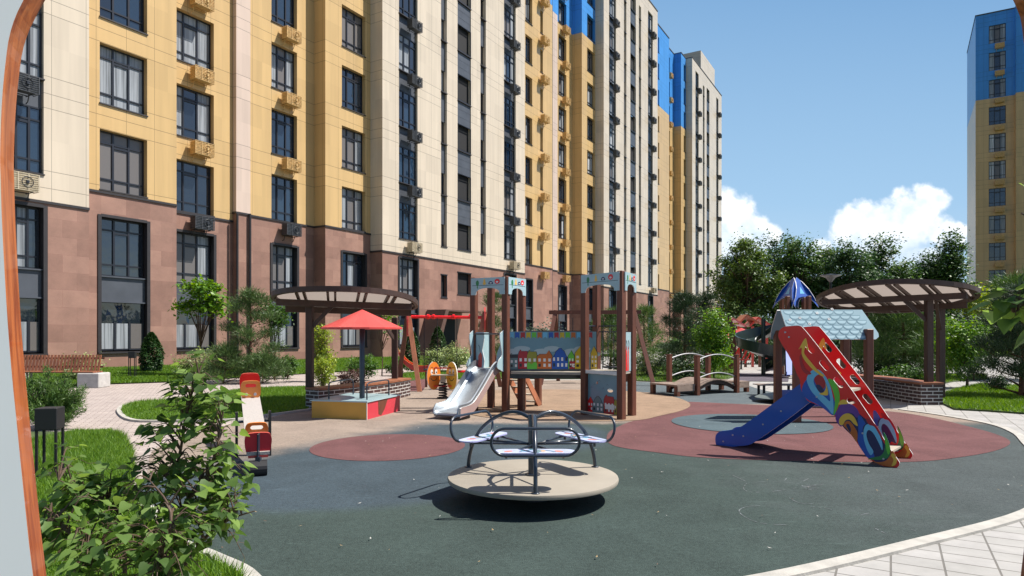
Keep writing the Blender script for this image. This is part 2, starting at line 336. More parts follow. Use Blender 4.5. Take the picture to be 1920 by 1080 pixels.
def sheet(name, pts, z, m, kind='structure', thick=0.0, zf=None):
    b = MB(); pts = [(p[0], p[1]) for p in pts]
    tri = tessellate_polygon([[Vector((a, c, 0)) for a, c in pts]])
    z_ = (lambda a, c: z) if zf is None else zf
    vs = [(a, c, z_(a, c)) for a, c in pts]
    area = sum(pts[i-1][0]*pts[i][1]-pts[i][0]*pts[i-1][1] for i in range(len(pts)))
    out = []
    for t in tri:
        A, B, D_ = [Vector((*pts[i], 0)) for i in t]
        out.append(t if (B-A).cross(D_-A).z > 0 else tuple(reversed(t)))
    b.add(vs, out)
    if thick:
        k = len(pts); v2 = vs+[(x, y, zz-thick) for x, y, zz in vs]; b.add(v2, [(i, (i+1) % k, k+(i+1) % k, k+i) for i in range(k)])
    return tag(b.build(name, m), kind=kind)
def gp(lst): return [tuple(G(a, b)[:2]) for a, b in lst]
S = 1500
sheet('ground', [(-S, -S), (S, -S), (S, S), (-S, S)], -0.03, M_soil)
sheet('pavement', [(-34, 1.0), (34, 1.0), (34, 60), (-34, 60)], 0.0, M_pave)
sheet('path', [(-30, 6), (-4.0, 4.5), (-3.6, 8), (-4.3, 12.4), (-3, 17), (-2.6, 20), (0, 21.5), (3, 25), (5, 38), (-30, 38)], 0.004, M_pave2)
rub = [(1.56,4.08),(0.6,3.75),(-.6,3.62),(-1.73,4.08),(-2.43,4.64),(-3.3,5.6),(-4.0,7.2),(-4.7,8.7),(-4.75,10.5),(-4.45,11.4),(-4.3,12.3),(-3.9,13.4),(-3.0,15.8),
       tuple(G(745,735)[:2]), tuple(G(745,716)[:2]), tuple(G(780,712)[:2]), tuple(G(900,714)[:2]), tuple(G(1100,713)[:2]), tuple(G(1195,716)[:2]), tuple(G(1260,719)[:2]),
       tuple(G(1330,720)[:2]), tuple(G(1385,717)[:2]), tuple(G(1405,724)[:2]), tuple(G(1440,734)[:2]), tuple(G(1510,745)[:2]), (7.35,14.4), (7.7,13.1), (7.9,12.2),(7.95,11.0),(7.6,10.0),(7.02,9.04),(6.1,7.6),(5.2,6.4),(4.26,5.52),(2.85,4.73)]
rubs = [tuple(p[:2]) for p in spline([(x, y, 0) for x, y in rub], 5, True)]
sheet('playground_surface', rubs, 0.008, M_rub)
mar = [(1.36,8.85),(1.88,8.28),(2.37,7.95),(3.4,7.75),(4.63,7.69),(5.48,8.0),(6.3,8.5),(6.95,9.15),(7.28,9.9),(7.45,10.8),(7.55,11.7),(7.45,12.6),(6.9,13.2),(6.0,13.7),(5.16,14.0),(4.0,14.6),(3.55,14.4),(3.4,13.3),(2.9,12.3),(2.13,11.4),(1.75,10.7),(1.44,9.87)]
sheet('maroon_surface_patch', [tuple(p[:2]) for p in spline([(x, y, 0) for x, y in mar], 5, True)], 0.012, M_maroon)
sheet('maroon_surface_circle', circ(-1.65, 8.8, 1.02, 1.05, 40), 0.012, M_maroon)
tanp = [(2.0,11.35),(2.75,12.1),(3.45,13.1),(3.85,14.2),(3.9,15.6),(3.5,16.9),(2.6,17.6),(1.0,17.9),(-.8,17.4),(-1.5,15.5),(-1.2,13.5),(-.6,12.0),(.4,11.5)]
sheet('tan_surface_circle', [tuple(p[:2]) for p in spline([(x, y, 0) for x, y in tanp], 5, True)], 0.016, M_tan)
sheet('blue_surface_circle', circ(4.0, 11.05, 1.28, 1.25, 40), 0.020, M_lblue)
sheet('violet_surface_patch', gp([(1380,715),(1478,716),(1480,701),(1380,700)]), 0.012, M_purple)
sheet('maroon_surface_strip', gp([(742,734),(792,734),(800,722),(830,712),(765,711),(742,714)]), 0.012, M_maroon)
# kerbs (a real strip of stone)
def strip(name, pts, w_, z0, z1, m):
    b = MB(); pts = [Vector((p[0], p[1], 0)) for p in pts]; L_, R_ = [], []
    for i, p in enumerate(pts):
        t = (pts[min(i+1, len(pts)-1)]-pts[max(i-1, 0)]).normalized(); nn = Vector((t.y, -t.x, 0))
        L_.append(p); R_.append(p+nn*w_)
    for i in range(len(pts)-1):
        a, c, d, e = L_[i], L_[i+1], R_[i+1], R_[i]; up = Vector((0,0,z1)); dn = Vector((0,0,z0))
        b.quad(a+up, e+up, d+up, c+up); b.quad(a+dn, a+up, c+up, c+dn); b.quad(e+up, e+dn, d+dn, d+up)
    return tag(b.build(name, m), kind='structure')
strip('kerb', [tuple(p[:2]) for p in reversed(spline([(x, y, 0) for x, y in [(7.7,13.1),(7.9,12.2),(7.95,11.0),(7.6,10.0),(7.02,9.04),(6.1,7.6),(5.2,6.4),(4.26,5.52),(2.85,4.73),(1.56,4.08),(.6,3.75),(-.6,3.6)]], 6))], .11, 0, .022, M_kerb)
bedA = [(-9,9.9),(-6.9,9.95),(-6.1,9.95),(-5.55,9.4),(-4.8,8.3),(-4.2,7.3),(-3.45,5.95),(-2.75,5.05),(-2.45,4.66),(-2.0,4.3),(-1.62,3.95),(-1.35,3.4),(-1.3,2.2),(-1.3,-3),(-12,-3)]
strip('kerb', [tuple(p[:2]) for p in spline([(x, y, 0) for x, y in bedA[6:13]], 6)][::-1], .09, 0, .05, M_kerb)
isl = gp([(229,776),(233,764),(262,757),(320,752),(380,745),(440,734),(505,729),(575,728),(600,738),(585,765),(560,772),(500,780),(430,789),(330,791),(255,790)])
isls = [tuple(p[:2]) for p in spline([(x, y, 0) for x, y in isl], 4, True)]
strip('kerb', (isls+isls[:1])[::-1], .08, 0, .04, M_kerb)
lawnD = gp([(752,717),(756,702),(800,698),(1000,697),(1094,697),(1096,711),(1000,711),(870,712),(800,711)])
lawnE = gp([(1767,758),(1790,769),(1850,772),(1920,777),(2060,783),(2200,740),(1990,722),(1925,726),(1870,724),(1840,722),(1800,730),(1767,740)])
lawnF = gp([(1192,699),(1194,715),(1262,718),(1340,718),(1386,705),(1386,690),(1300,684),(1195,690)])
lawnG = gp([(1622,716),(1745,724),(1790,716),(1850,712),(1850,704),(1740,703),(1622,700)])
for nm, pl in (('lawn', bedA), ('lawn', isls), ('lawn', lawnD), ('lawn', lawnE), ('lawn', lawnF), ('lawn', lawnG)):
    sheet(nm, pl, 0.035, M_soil, thick=.05)
# ---- facade frame: U runs along the long building, V towards the courtyard
UX, UY = 733/math.hypot(733, F), F/math.hypot(733, F)
U = Vector((UX, UY, 0)); VV = Vector((UY, -UX, 0)); ZZ = Vector((0,0,1))
def uv(u, v, z=0.0): return U*u+VV*v+ZZ*z
def upx(px, V):                         # u where the sight line of column px meets plane v=-V
    r = Vector(((px-960)/F, 1, 0)); t = -V/r.dot(VV); return (r*t).dot(U)
# bank of lawn rising to the foot of the building
b = MB(); lo = gp([(-250,760),(0,738),(180,722),(330,717),(500,706),(640,698),(786,688),(900,683),(1050,676),(1160,667)])
for i in range(len(lo)-1):
    for (p, q) in ((lo[i], lo[i+1]),):
        pu, qu = Vector((*p, 0)), Vector((*q, 0)); a1, b1 = pu.dot(U), qu.dot(U)
        P1, Q1 = uv(a1+1.5, -24.3, .2), uv(b1+1.5, -24.3, .2); P2, Q2 = uv(a1+1.5, -29, .22), uv(b1+1.5, -29, .22)
        b.quad(pu+ZZ*.035, qu+ZZ*.035, Q1, P1); b.quad(P1, Q1, Q2, P2)
tag(b.build('lawn_bank', M_soil), kind='structure')

# ================================================================== APARTMENT BUILDINGS
def wall_mat(name, col, var=.05, sill0=7.2):
    m, t, b = newmat(name); n = t.nodes; l = t.links
    tcx = n.new('ShaderNodeUVMap'); tcx.uv_map = 'UVMap'; s = n.new('ShaderNodeSeparateXYZ'); l.new(tcx.outputs[0], s.inputs[0])
    def mt(op, a, b_=None, c=None):
        k = n.new('ShaderNodeMath'); k.operation = op
        for i, v in enumerate((a, b_, c)):
            if v is None: continue
            if isinstance(v, (int, float)): k.inputs[i].default_value = v
            else: l.new(v, k.inputs[i])
        return k.outputs[0]
    zf = mt('FRACT', mt('DIVIDE', mt('SUBTRACT', s.outputs[1], sill0-33.0), 3.3))
    lines = None
    for o_ in (0.004, 1-.59/3.3, 1-1.1/3.3):
        h = mt('LESS_THAN', mt('ABSOLUTE', mt('SUBTRACT', zf, o_)), .0034); lines = h if lines is None else mt('MAXIMUM', lines, h)
    uf = mt('FRACT', mt('DIVIDE', s.outputs[0], 1.13)); lines = mt('MAXIMUM', lines, mt('LESS_THAN', mt('ABSOLUTE', mt('SUBTRACT', uf, .5)), .007))
    cell = n.new('ShaderNodeCombineXYZ'); l.new(mt('FLOOR', mt('MULTIPLY', zf, 3)), cell.inputs[0]); l.new(mt('FLOOR', mt('DIVIDE', s.outputs[0], 1.13)), cell.inputs[1]); l.new(mt('FLOOR', mt('DIVIDE', mt('SUBTRACT', s.outputs[1], sill0-33.0), 3.3)), cell.inputs[2])
    wnz = n.new('ShaderNodeTexWhiteNoise'); wnz.noise_dimensions = '3D'; l.new(cell.outputs[0], wnz.inputs['Vector'])
    nz = n.new('ShaderNodeTexNoise'); nz.inputs['Scale'].default_value = .6; nz.inputs['Detail'].default_value = 7; mp = n.new('ShaderNodeMapping'); l.new(tcx.outputs[0], mp.inputs[0]); mp.inputs['Scale'].default_value = (5, .35, 1); l.new(mp.outputs[0], nz.inputs['Vector'])
    v = mt('ADD', mt('MULTIPLY', mt('SUBTRACT', wnz.outputs['Value'], .5), var*2), mt('MULTIPLY_ADD', nz.outputs['Fac'], .34, .83))
    hs = n.new('ShaderNodeHueSaturation'); hs.inputs['Color'].default_value = (*col, 1); l.new(mt('MULTIPLY', v, mt('MULTIPLY_ADD', lines, -.55, 1.0)), hs.inputs['Value']); l.new(hs.outputs[0], b.inputs['Base Color'])
    b.inputs['Roughness'].default_value = .33; b.inputs['Specular IOR Level'].default_value = .45
    return m
def stone_mat(name='red_granite'):
    m, t, b = newmat(name); n = t.nodes; l = t.links; tcx = n.new('ShaderNodeUVMap'); tcx.uv_map = 'UVMap'
    br = n.new('ShaderNodeTexBrick'); l.new(tcx.outputs[0], br.inputs['Vector']); br.inputs['Scale'].default_value = 1; br.inputs['Brick Width'].default_value = .95; br.inputs['Row Height'].default_value = .62; br.inputs['Mortar Size'].default_value = .003
    br.inputs['Color1'].default_value = (.32, .18, .135, 1); br.inputs['Color2'].default_value = (.225, .12, .09, 1); br.inputs['Mortar'].default_value = (.22, .10, .08, 1)
    nz = n.new('ShaderNodeTexNoise'); nz.inputs['Scale'].default_value = 1.3; nz.inputs['Detail'].default_value = 9; nz.inputs['Roughness'].default_value = .7; l.new(tcx.outputs[0], nz.inputs['Vector'])
    n2 = n.new('ShaderNodeTexNoise'); n2.inputs['Scale'].default_value = 45; l.new(tcx.outputs[0], n2.inputs['Vector'])
    a = n.new('ShaderNodeMath'); a.operation = 'MULTIPLY_ADD'; l.new(nz.outputs['Fac'], a.inputs[0]); a.inputs[1].default_value = .9; a.inputs[2].default_value = .35
    c = n.new('ShaderNodeMath'); c.operation = 'MULTIPLY_ADD'; l.new(n2.outputs['Fac'], c.inputs[0]); c.inputs[1].default_value = .5; l.new(a.outputs[0], c.inputs[2])
    hs = n.new('ShaderNodeHueSaturation'); l.new(br.outputs['Color'], hs.inputs['Color']); l.new(c.outputs[0], hs.inputs['Value']); l.new(hs.outputs[0], b.inputs['Base Color']); b.inputs['Roughness'].default_value = .6
    return m
M_cream = wall_mat('cream_panels', (.61, .52, .41)); M_yel = wall_mat('yellow_panels', (.57, .385, .175)); M_blue = wall_mat('blue_panels', (.06, .27, .66))
M_pink = wall_mat('pale_pink_panels', (.60, .47, .39)); M_stone = stone_mat()
M_dark = mat('dark_metal', (.03, .033, .042), .4, .2, 3); M_grey = mat('grey_spandrel', (.075, .083, .10), .42, .15, 1.5)
M_frame = mat('window_frame_paint', (.018, .020, .028), .35, .1, 3); M_sill = mat('dark_sill', (.03, .026, .028), .5)
M_roofc = mat('roof_cap', (.06, .06, .07), .6)
def glass(name, col, rough=.04, curtain=0.0, ccol=(.5, .5, .5)):
    m, t, b = newmat(name); n = t.nodes; l = t.links
    b.inputs['Roughness'].default_value = rough; b.inputs['Specular IOR Level'].default_value = .9; b.inputs['Coat Weight'].default_value = .7; b.inputs['Coat Roughness'].default_value = .02
    if curtain:
        g = n.new('ShaderNodeNewGeometry'); mp = n.new('ShaderNodeMapping'); l.new(g.outputs['Position'], mp.inputs[0]); mp.inputs['Scale'].default_value = (6, 6, .15)
        nz = n.new('ShaderNodeTexNoise'); nz.inputs['Scale'].default_value = 2.2; nz.inputs['Detail'].default_value = 4; nz.inputs['Distortion'].default_value = .4; l.new(mp.outputs[0], nz.inputs['Vector'])
        r = n.new('ShaderNodeValToRGB'); l.new(nz.outputs['Fac'], r.inputs[0]); r.color_ramp.elements[0].position = .36; r.color_ramp.elements[1].position = .62
        r.color_ramp.elements[0].color = (*[x*.25 for x in ccol], 1); r.color_ramp.elements[1].color = (*[x*curtain for x in ccol], 1); l.new(r.outputs[0], b.inputs['Base Color'])
        b.inputs['Roughness'].default_value = .5; b.inputs['Specular IOR Level'].default_value = .3
    else:
        b.inputs['Base Color'].default_value = (*col, 1)
        g = n.new('ShaderNodeNewGeometry'); nz = n.new('ShaderNodeTexNoise'); nz.inputs['Scale'].default_value = 1.3; nz.inputs['Detail'].default_value = 2; l.new(g.outputs['Position'], nz.inputs['Vector'])
        bp = n.new('ShaderNodeBump'); bp.inputs['Strength'].default_value = .25; bp.inputs['Distance'].default_value = .06; l.new(nz.outputs['Fac'], bp.inputs['Height']); l.new(bp.outputs[0], b.inputs['Normal']); l.new(bp.outputs[0], b.inputs['Coat Normal'])
    return m
GL = [glass('glass_dark', (.012, .018, .028)), glass('glass_curtained', (0,0,0), curtain=.6, ccol=(.55, .59, .64)), glass('glass_dim_curtain', (0,0,0), curtain=.25, ccol=(.55, .5, .48)), glass('glass_blue', (.016, .032, .055)), glass('glass_white_blind', (0,0,0), curtain=.9, ccol=(.75, .77, .8))]
M_void = mat('opening_shade', (.008, .008, .01), .8)  # shade inside openings, painted as a near-black colour
ZROOF = 40.3; ZBLUE = 30.25; ZBASE = -.05

def windowmesh(fr, pn, O, A, Bv, w_, h_, style='three', pm=0):
    """O lower left corner, A along the wall, Bv outwards; bars go in fr, glass in pn"""
    t, d = .055, .07
    def bar(x0, x1, z0, z1, dd=d): fr.fbox(O+A*x0+ZZ*z0-Bv*dd/2, A*(x1-x0), Bv*dd, ZZ*(z1-z0))
    bar(0, w_, 0, t); bar(0, w_, h_-t, h_); bar(0, t, t, h_-t); bar(w_-t, w_, t, h_-t)
    if style == 'three':
        xs = [0, w_*.335, w_*.665, w_]
        for x in xs[1:3]: bar(x-.035, x+.035, t, h_-t, .085)
        for i in range(3):
            x0 = xs[i]+(.055 if i == 0 else .035); x1 = xs[i+1]-(.055 if i == 2 else .035)
            for zz in (h_*.2, h_*.80): bar(x0, x1, zz-.03, zz+.03)
        x0, x1 = xs[1]+.035, xs[2]-.035
        bar(x0, x1, h_*.735, h_*.77-.0)                      # the opening sash has a fatter rail
        cols = [xs[i:i+2] for i in range(3)]
    else: cols = [[0, w_]]
    for i, (x0, x1) in enumerate(cols): pn.quad(O+A*x0+ZZ*.02-Bv*.01, O+A*x1+ZZ*.02-Bv*.01, O+A*x1+ZZ*(h_-.02)-Bv*.01, O+A*x0+ZZ*(h_-.02)-Bv*.01, (pm if isinstance(pm, int) else pm[i % len(pm)]))

class Facade:
    """one wall plane with real openings; A along, Bv outwards"""
    def __init__(s, O, A, Bv, a0, a1, bands, z0=ZBASE, z1=ZROOF):
        s.O, s.A, s.B, s.a0, s.a1, s.bands, s.z0, s.z1 = O, A, Bv, a0, a1, bands, z0, z1; s.op = []
    def pt(s, a, z, d=0.0): return s.O+s.A*a+s.B*d+ZZ*z
    def mi(s, z):
        for zt, k in s.bands:
            if z < zt: return k
        return s.bands[-1][1]
    def wall(s, mb, depth=.28):
        us = sorted({s.a0, s.a1}|{x for o in s.op for x in o[:2]}); zs = sorted({s.z0, s.z1}|{x for o in s.op for x in o[2:4]}|{b_[0] for b_ in s.bands if s.z0 < b_[0] < s.z1})
        for i in range(len(us)-1):
            for j in range(len(zs)-1):
                cu, cz = (us[i]+us[i+1])/2, (zs[j]+zs[j+1])/2
                if any(o[0] < cu < o[1] and o[2] < cz < o[3] for o in s.op): continue
                mb.quad(s.pt(us[i], zs[j]), s.pt(us[i+1], zs[j]), s.pt(us[i+1], zs[j+1]), s.pt(us[i], zs[j+1]), s.mi(cz))
        for (x0, x1, z0, z1) in s.op:
            zc = [z0]+[b_[0] for b_ in s.bands if z0 < b_[0] < z1]+[z1]
            for a, c in zip(zc[:-1], zc[1:]):
                k = s.mi((a+c)/2)
                mb.quad(s.pt(x0, a, 0), s.pt(x0, c, 0), s.pt(x0, c, -depth-.1), s.pt(x0, a, -depth-.1), k)
                mb.quad(s.pt(x1, a, -depth-.1), s.pt(x1, c, -depth-.1), s.pt(x1, c, 0), s.pt(x1, a, 0), k)
            mb.quad(s.pt(x0, z1, 0), s.pt(x1, z1, 0), s.pt(x1, z1, -depth-.1), s.pt(x0, z1, -depth-.1), s.mi(z1-.01))
            mb.quad(s.pt(x0, z0, -depth-.1), s.pt(x1, z0, -depth-.1), s.pt(x1, z0, 0), s.pt(x0, z0, 0), 5)

def ac_proto(parent, m, mb_):
    """basket with grille, fan ring and two bent legs, local x along wall, y outwards, origin at wall"""
    b = MB(); W, H, D_ = .92, .56, .42
    b.box((0, .12+D_/2, .05+H/2), (W-.04, D_-.04, H-.04), 0, 0)
    for i in range(9): z = .05+H*i/8; b.box((0, .12+D_+.004, z), (W, .022, .018), 0, 0); b.box((-W/2, .12+D_/2, z), (.02, D_, .018), 0, 0); b.box((W/2, .12+D_/2, z), (.02, D_, .018), 0, 0)
    for x in (-W/2, -W/6, W/6, W/2): b.box((x, .12+D_+.012, .05+H/2), (.022, .022, H+.02), 0, 0)
    b.tube([Vector((.12+.17*math.cos(a), .12+D_+.03, .33+.17*math.sin(a))) for a in [2*math.pi*i/12 for i in range(12)]], .012, 5, True, 1)
    b.lathe((.12, .12+D_+.02, .33), [(0.001, -.05), (.05, -.05), (.05, .05), (.001, .05)], 8, 1, False)
    o = b.build('air_conditioner', [m, mb_], parent, world=False)
    c = MB()
    c.tube([(-.3, .1, .03), (.3, .1, .03)], .018, 5)
    for x in (-.3, .3): c.tube([(x, 0, -.22), (x, .12, -.18), (x, .2, -.02), (x, .2, .05)], .018, 5); c.tube([(x, 0, .02), (x, .5, .02)], .018, 5)
    br = c.build('bracket', mb_, o, world=False)
    return o
M_acy = mat('yellow_basket', (.60, .40, .17), .5, .25, 12, .6, 40); M_acd = mat('dark_basket', (.06, .065, .075), .5, .3, 12, .6, 40); M_acc = mat('cream_basket', (.55, .47, .34), .5, .2, 12)

bld = thing('apartment_building', 'long cream and yellow apartment block with red stone plinth filling the left side', 'apartment building', uv(upx(470, 27), -27, 0))
MATS = [M_stone, M_cream, M_yel, M_blue, M_pink, M_sill]
def seg(px0, px1, V, kind, u0=None, u1=None):
    u0 = upx(px0, V) if u0 is None else u0; u1 = upx(px1, V) if u1 is None else u1
    return [u0, u1, V, kind]
e = lambda px, V: upx(px, V)
BND = [e(-150,25.6), e(167,25.6), e(331,26.3), e(443,26.95), e(467,27.05), e(610,26.2), e(717,25.3), e(984,25.3), e(1028,26.7), e(1036,27.2), e(1091,26.2), e(1132,25.3), e(1233,25.3), e(1242,27.2), e(1277,26.2), e(1298,25.3), e(1353,25.3)]
SEGS = [  # (index, V, colour, plinth top, sill level)
 (0, 25.6, 'cream', 6.12, 7.07), (1, 26.3, 'yel', 6.97, 7.07), (2, 27.2, 'yel', 6.87, 6.95), (3, 26.95, 'pink', 7.28, 7.2), (4, 27.05, 'yel', 7.27, 7.3), (5, 26.2, 'yel', 7.27, 7.35),
 (6, 25.3, 'cream', 6.27, 7.17), (7, 26.3, 'yel', 7.27, 7.25), (8, 26.7, 'pink', 7.27, 7.2), (9, 27.2, 'yel', 7.27, 7.2), (10, 26.2, 'yel', 7.27, 7.3), (11, 25.3, 'cream', 6.27, 7.17),
 (12, 26.3, 'yel', 7.27, 7.2), (13, 27.2, 'yel', 7.27, 7.2), (14, 26.2, 'yel', 7.27, 7.3), (15, 25.3, 'cream', 6.27, 7.17)]
ci = {'cream': 1, 'yel': 2, 'pink': 4}
# columns: seg, left px, right px, kind, (h), ac, plinth
COLS = [
 (0, 8, 82, 'acspan', 2.3, 'd', 1), (1, 187, 276, 'win', 2.31, None, 1), (2, 322, 401, 'win', 2.25, 'y', 1), (4, 509, 557, 'win', 2.25, 'y', 1), (5, 641, 685, 'win', 2.25, None, 1),
 (6, 748, 783, 'acspan', 2.17, 'd', 1), (6, 827, 838, 'slotspan', 1.45, None, 2), (6, 858, 883, 'balc', 1.75, None, 2), (6, 901, 911, 'slotspan', 1.45, None, 0), (6, 945, 967, 'acspan', 2.17, 'd', 1),
 (7, 985, 998, 'win', 2.2, None, 1), (7, 1013, 1018, 'slot', 1.9, 's', 0), (9, 1047, 1062, 'win', 2.2, 'y', 1), (10, 1101, 1115, 'win', 2.2, None, 1),
 (11, 1142, 1155, 'acspan', 2.17, 'd', 1), (11, 1170, 1174.5, 'slotspan', 1.45, None, 0), (11, 1182, 1192, 'balc', 1.75, None, 0), (11, 1198, 1202, 'slotspan', 1.45, None, 0), (11, 1215, 1224, 'acspan', 2.17, 'd', 1),
 (12, 1233.7, 1236, 'slot', 1.9, None, 0), (13, 1249, 1256, 'win', 2.2, 'y', 1), (14, 1282, 1289, 'win', 2.2, None, 1),
 (15, 1304, 1310, 'acspan', 2.17, 'd', 0), (15, 1318, 1321, 'slotspan', 1.45, None, 0), (15, 1325, 1330, 'balc', 1.75, None, 0), (15, 1343, 1347, 'acspan', 2.17, 'd', 0)]
facs = {}
for (i, V, ck, zb, s0) in SEGS:
    bands = [(zb, 0), (ZBLUE, ci[ck]), (99, 3)] if (ck == 'yel' and i > 4) or i in (8, 12) else [(zb, 0), (99, ci[ck])]
    if ck == 'pink' and i == 3: bands = [(zb, 0), (99, 4)]
    facs[i] = Facade(uv(0, -V), U, VV, BND[i], BND[i+1], bands)
winlist = []; aclist = []; spans = []; surr = []
def newspan():
    m_ = MB(); spans.append(m_); return m_
def pyof(pt): return HOR-(pt.z-EYE)*F/pt.y
for (si, x0, x1, kind, h_, ac, pl) in COLS:
    V = SEGS[si][1]; s0 = SEGS[si][4]; f = facs[si]; zb = SEGS[si][3]
    a0 = max(e(x0, V), BND[si]+.02); a1 = min(e(x1, V), BND[si+1]-.02)
    ks = [k for k in range(0, 11) if s0+3.3*k+h_ < 40 and pyof(f.pt(a0, s0+3.3*k)) > -70]
    if kind in ('acspan', 'slotspan', 'balc'):
        ztop = s0+3.3*ks[-1]+h_; f.op.append((a0, a1, s0, ztop)); dd = .16 if kind != 'balc' else .05
        for k in ks[:-1]:
            za, zc = s0+3.3*k+h_, s0+3.3*(k+1)-.05
            spanb = newspan(); spanb.fbox(f.pt(a0, za, -dd-.1), U*(a1-a0), VV*.1, ZZ*(zc-za))
            if kind == 'balc':
                for q in (.33, .66): spanb.fbox(f.pt(a0, za+(zc-za)*q, -dd), U*(a1-a0), VV*.008, ZZ*.02)
    else:
        for k in ks: f.op.append((a0, a1, s0+3.3*k, s0+3.3*k+h_))
    for k in ks:
        z = s0+3.3*k
        winlist.append((f, a0, a1, z, h_, kind))
        if k == 0 and si in (2, 4): continue
        if ac == 'y' or ac == 'd': aclist.append((f, a0+(a1-a0)*(.60 if si else .28), z-.80, 'y' if ac == 'y' else ('c' if k == 0 else 'd')))
        if ac == 's': aclist.append((f, (a0+a1)/2, z-1.05, 'y'))
    if pl == 1:
        zt = 6.1 if si not in (0,) else 5.98; f.op.append((a0-.05, a1+.08, .85, zt)); b0, b1 = a0-.05, a1+.08
        winlist.append((f, b0+.12, b1-.12, 3.78, zt-3.78-.08, 'win')); winlist.append((f, b0+.12, b1-.12, .9, 1.9, 'low'))
        sillb = MB(); surr.append(sillb); spanb = newspan(); spanb.fbox(f.pt(b0+.1, 2.8, -.22), U*(b1-b0-.2), VV*.1, ZZ*.95)
        for zz in (2.76, 3.73): spanb.fbox(f.pt(b0+.1, zz, -.2), U*(b1-b0-.2), VV*.16, ZZ*.05)
        for (aa, bb) in ((b0-.03, b0+.1), (b1-.1, b1+.03)): sillb.fbox(f.pt(aa, .85, -.25), U*(bb-aa), VV*.29, ZZ*(zt-.85))
        sillb.fbox(f.pt(b0+.1, zt-.08, -.25), U*(b1-b0-.2), VV*.29, ZZ*.11); sillb.fbox(f.pt(b0-.03, .78, -.25), U*(b1-b0+.06), VV*.33, ZZ*.07)
        if si in (2, 4): aclist.append((f, a0+(a1-a0)*.6, s0-.80-.0, 'd'))
    if pl == 2:
        z0_, z1_ = (3.9, 5.35) if kind == 'slotspan' else (4.2, 5.65)
        sillb = MB(); surr.append(sillb); f.op.append((a0, a1, z0_, z1_)); winlist.append((f, a0, a1, z0_, z1_-z0_, 'balc'))
        sillb.fbox(f.pt(a0-.05, z0_-.05, -.2), U*(a1-a0+.1), VV*.24, ZZ*.05); sillb.fbox(f.pt(a0-.05, z1_, -.2), U*(a1-a0+.1), VV*.24, ZZ*.05)
wb = MB()
for i in facs: facs[i].wall(wb)
Vs = {i: SEGS[i][1] for i in range(16)}
def sidewall(u, v0, v1, i):             # where one plane steps to the next
    f = facs[i]; zs = [ZBASE]+[b_[0] for b_ in f.bands if b_[0] < ZROOF]+[ZROOF]
    for a, c in zip(zs[:-1], zs[1:]): wb.quad(uv(u, v0, a), uv(u, v1, a), uv(u, v1, c), uv(u, v0, c), f.mi((a+c)/2))
for i in range(1, 16):
    va, vb = -Vs[i-1], -Vs[i]
    sidewall(BND[i], va, vb, i if vb > va else i-1)
sidewall(BND[16], -Vs[15], -Vs[15]-15, 15); sidewall(BND[0], -Vs[0]-15, -Vs[0], 0)
wb.quad(uv(BND[16], -41, ZBASE), uv(BND[0], -41, ZBASE), uv(BND[0], -41, ZROOF), uv(BND[16], -41, ZROOF), 1)
wb.uv = lambda p: ((Vector(p).dot(U)+Vector(p).dot(VV)*1.0), p[2])
wb.build('wall', MATS, bld)
rb = MB()
for i in range(16):
    rb.fbox(uv(BND[i]-(0.0), -41, ZROOF-.02), U*(BND[i+1]-BND[i]), VV*(41-Vs[i]+.05), ZZ*.12)
rf = rb.build('roof', M_roofc, bld)
ph = MB(); ph.fbox(uv(e(1314,25.5), -36, ZROOF+.1), U*(e(1340,25.5)-e(1314,25.5)), VV*(36-25.5), ZZ*2.9); ph.uv = lambda p: (Vector(p).dot(U), p[2]); ph.build('rooftop_room', M_cream, rf)
# dark string course between stone and panels, downpipes
sc_ = MB()
for i in range(16):
    zb = SEGS[i][3]; sc_.fbox(uv(BND[i], -Vs[i]-.02, zb-.06), U*(BND[i+1]-BND[i]), VV*.07, ZZ*.09)
for i in range(1, 16):
    va, vb = -Vs[i-1], -Vs[i]
    if vb > va: sc_.fbox(uv(BND[i]-.05, va, SEGS[i][3]-.06), VV*(vb-va+.05), U*.05, ZZ*.09)
sc_.build('string_course', M_sill, bld)
for px, V, zt in ((445, 26.85, 7.2), (469, 26.85, 7.3), (1035, 26.6, 40), (1241, 26.5, 40)):
    d_ = MB(); d_.tube([uv(e(px, V), -V, .2), uv(e(px, V), -V, zt)], .06, 8); d_.build('downpipe', M_sill, bld)
spans.sort(key=lambda m_: Vector(m_.v[0]).length)
for m_ in spans[:100]: m_.build('spandrel_panel', M_grey, bld)
rest = MB()
for m_ in spans[100:]: rest.add(m_.v, m_.f)
if rest.v: tag(rest.build('spandrel_panel', M_grey, bld), kind='stuff')
for m_ in surr: m_.build('window_surround', M_sill, bld)
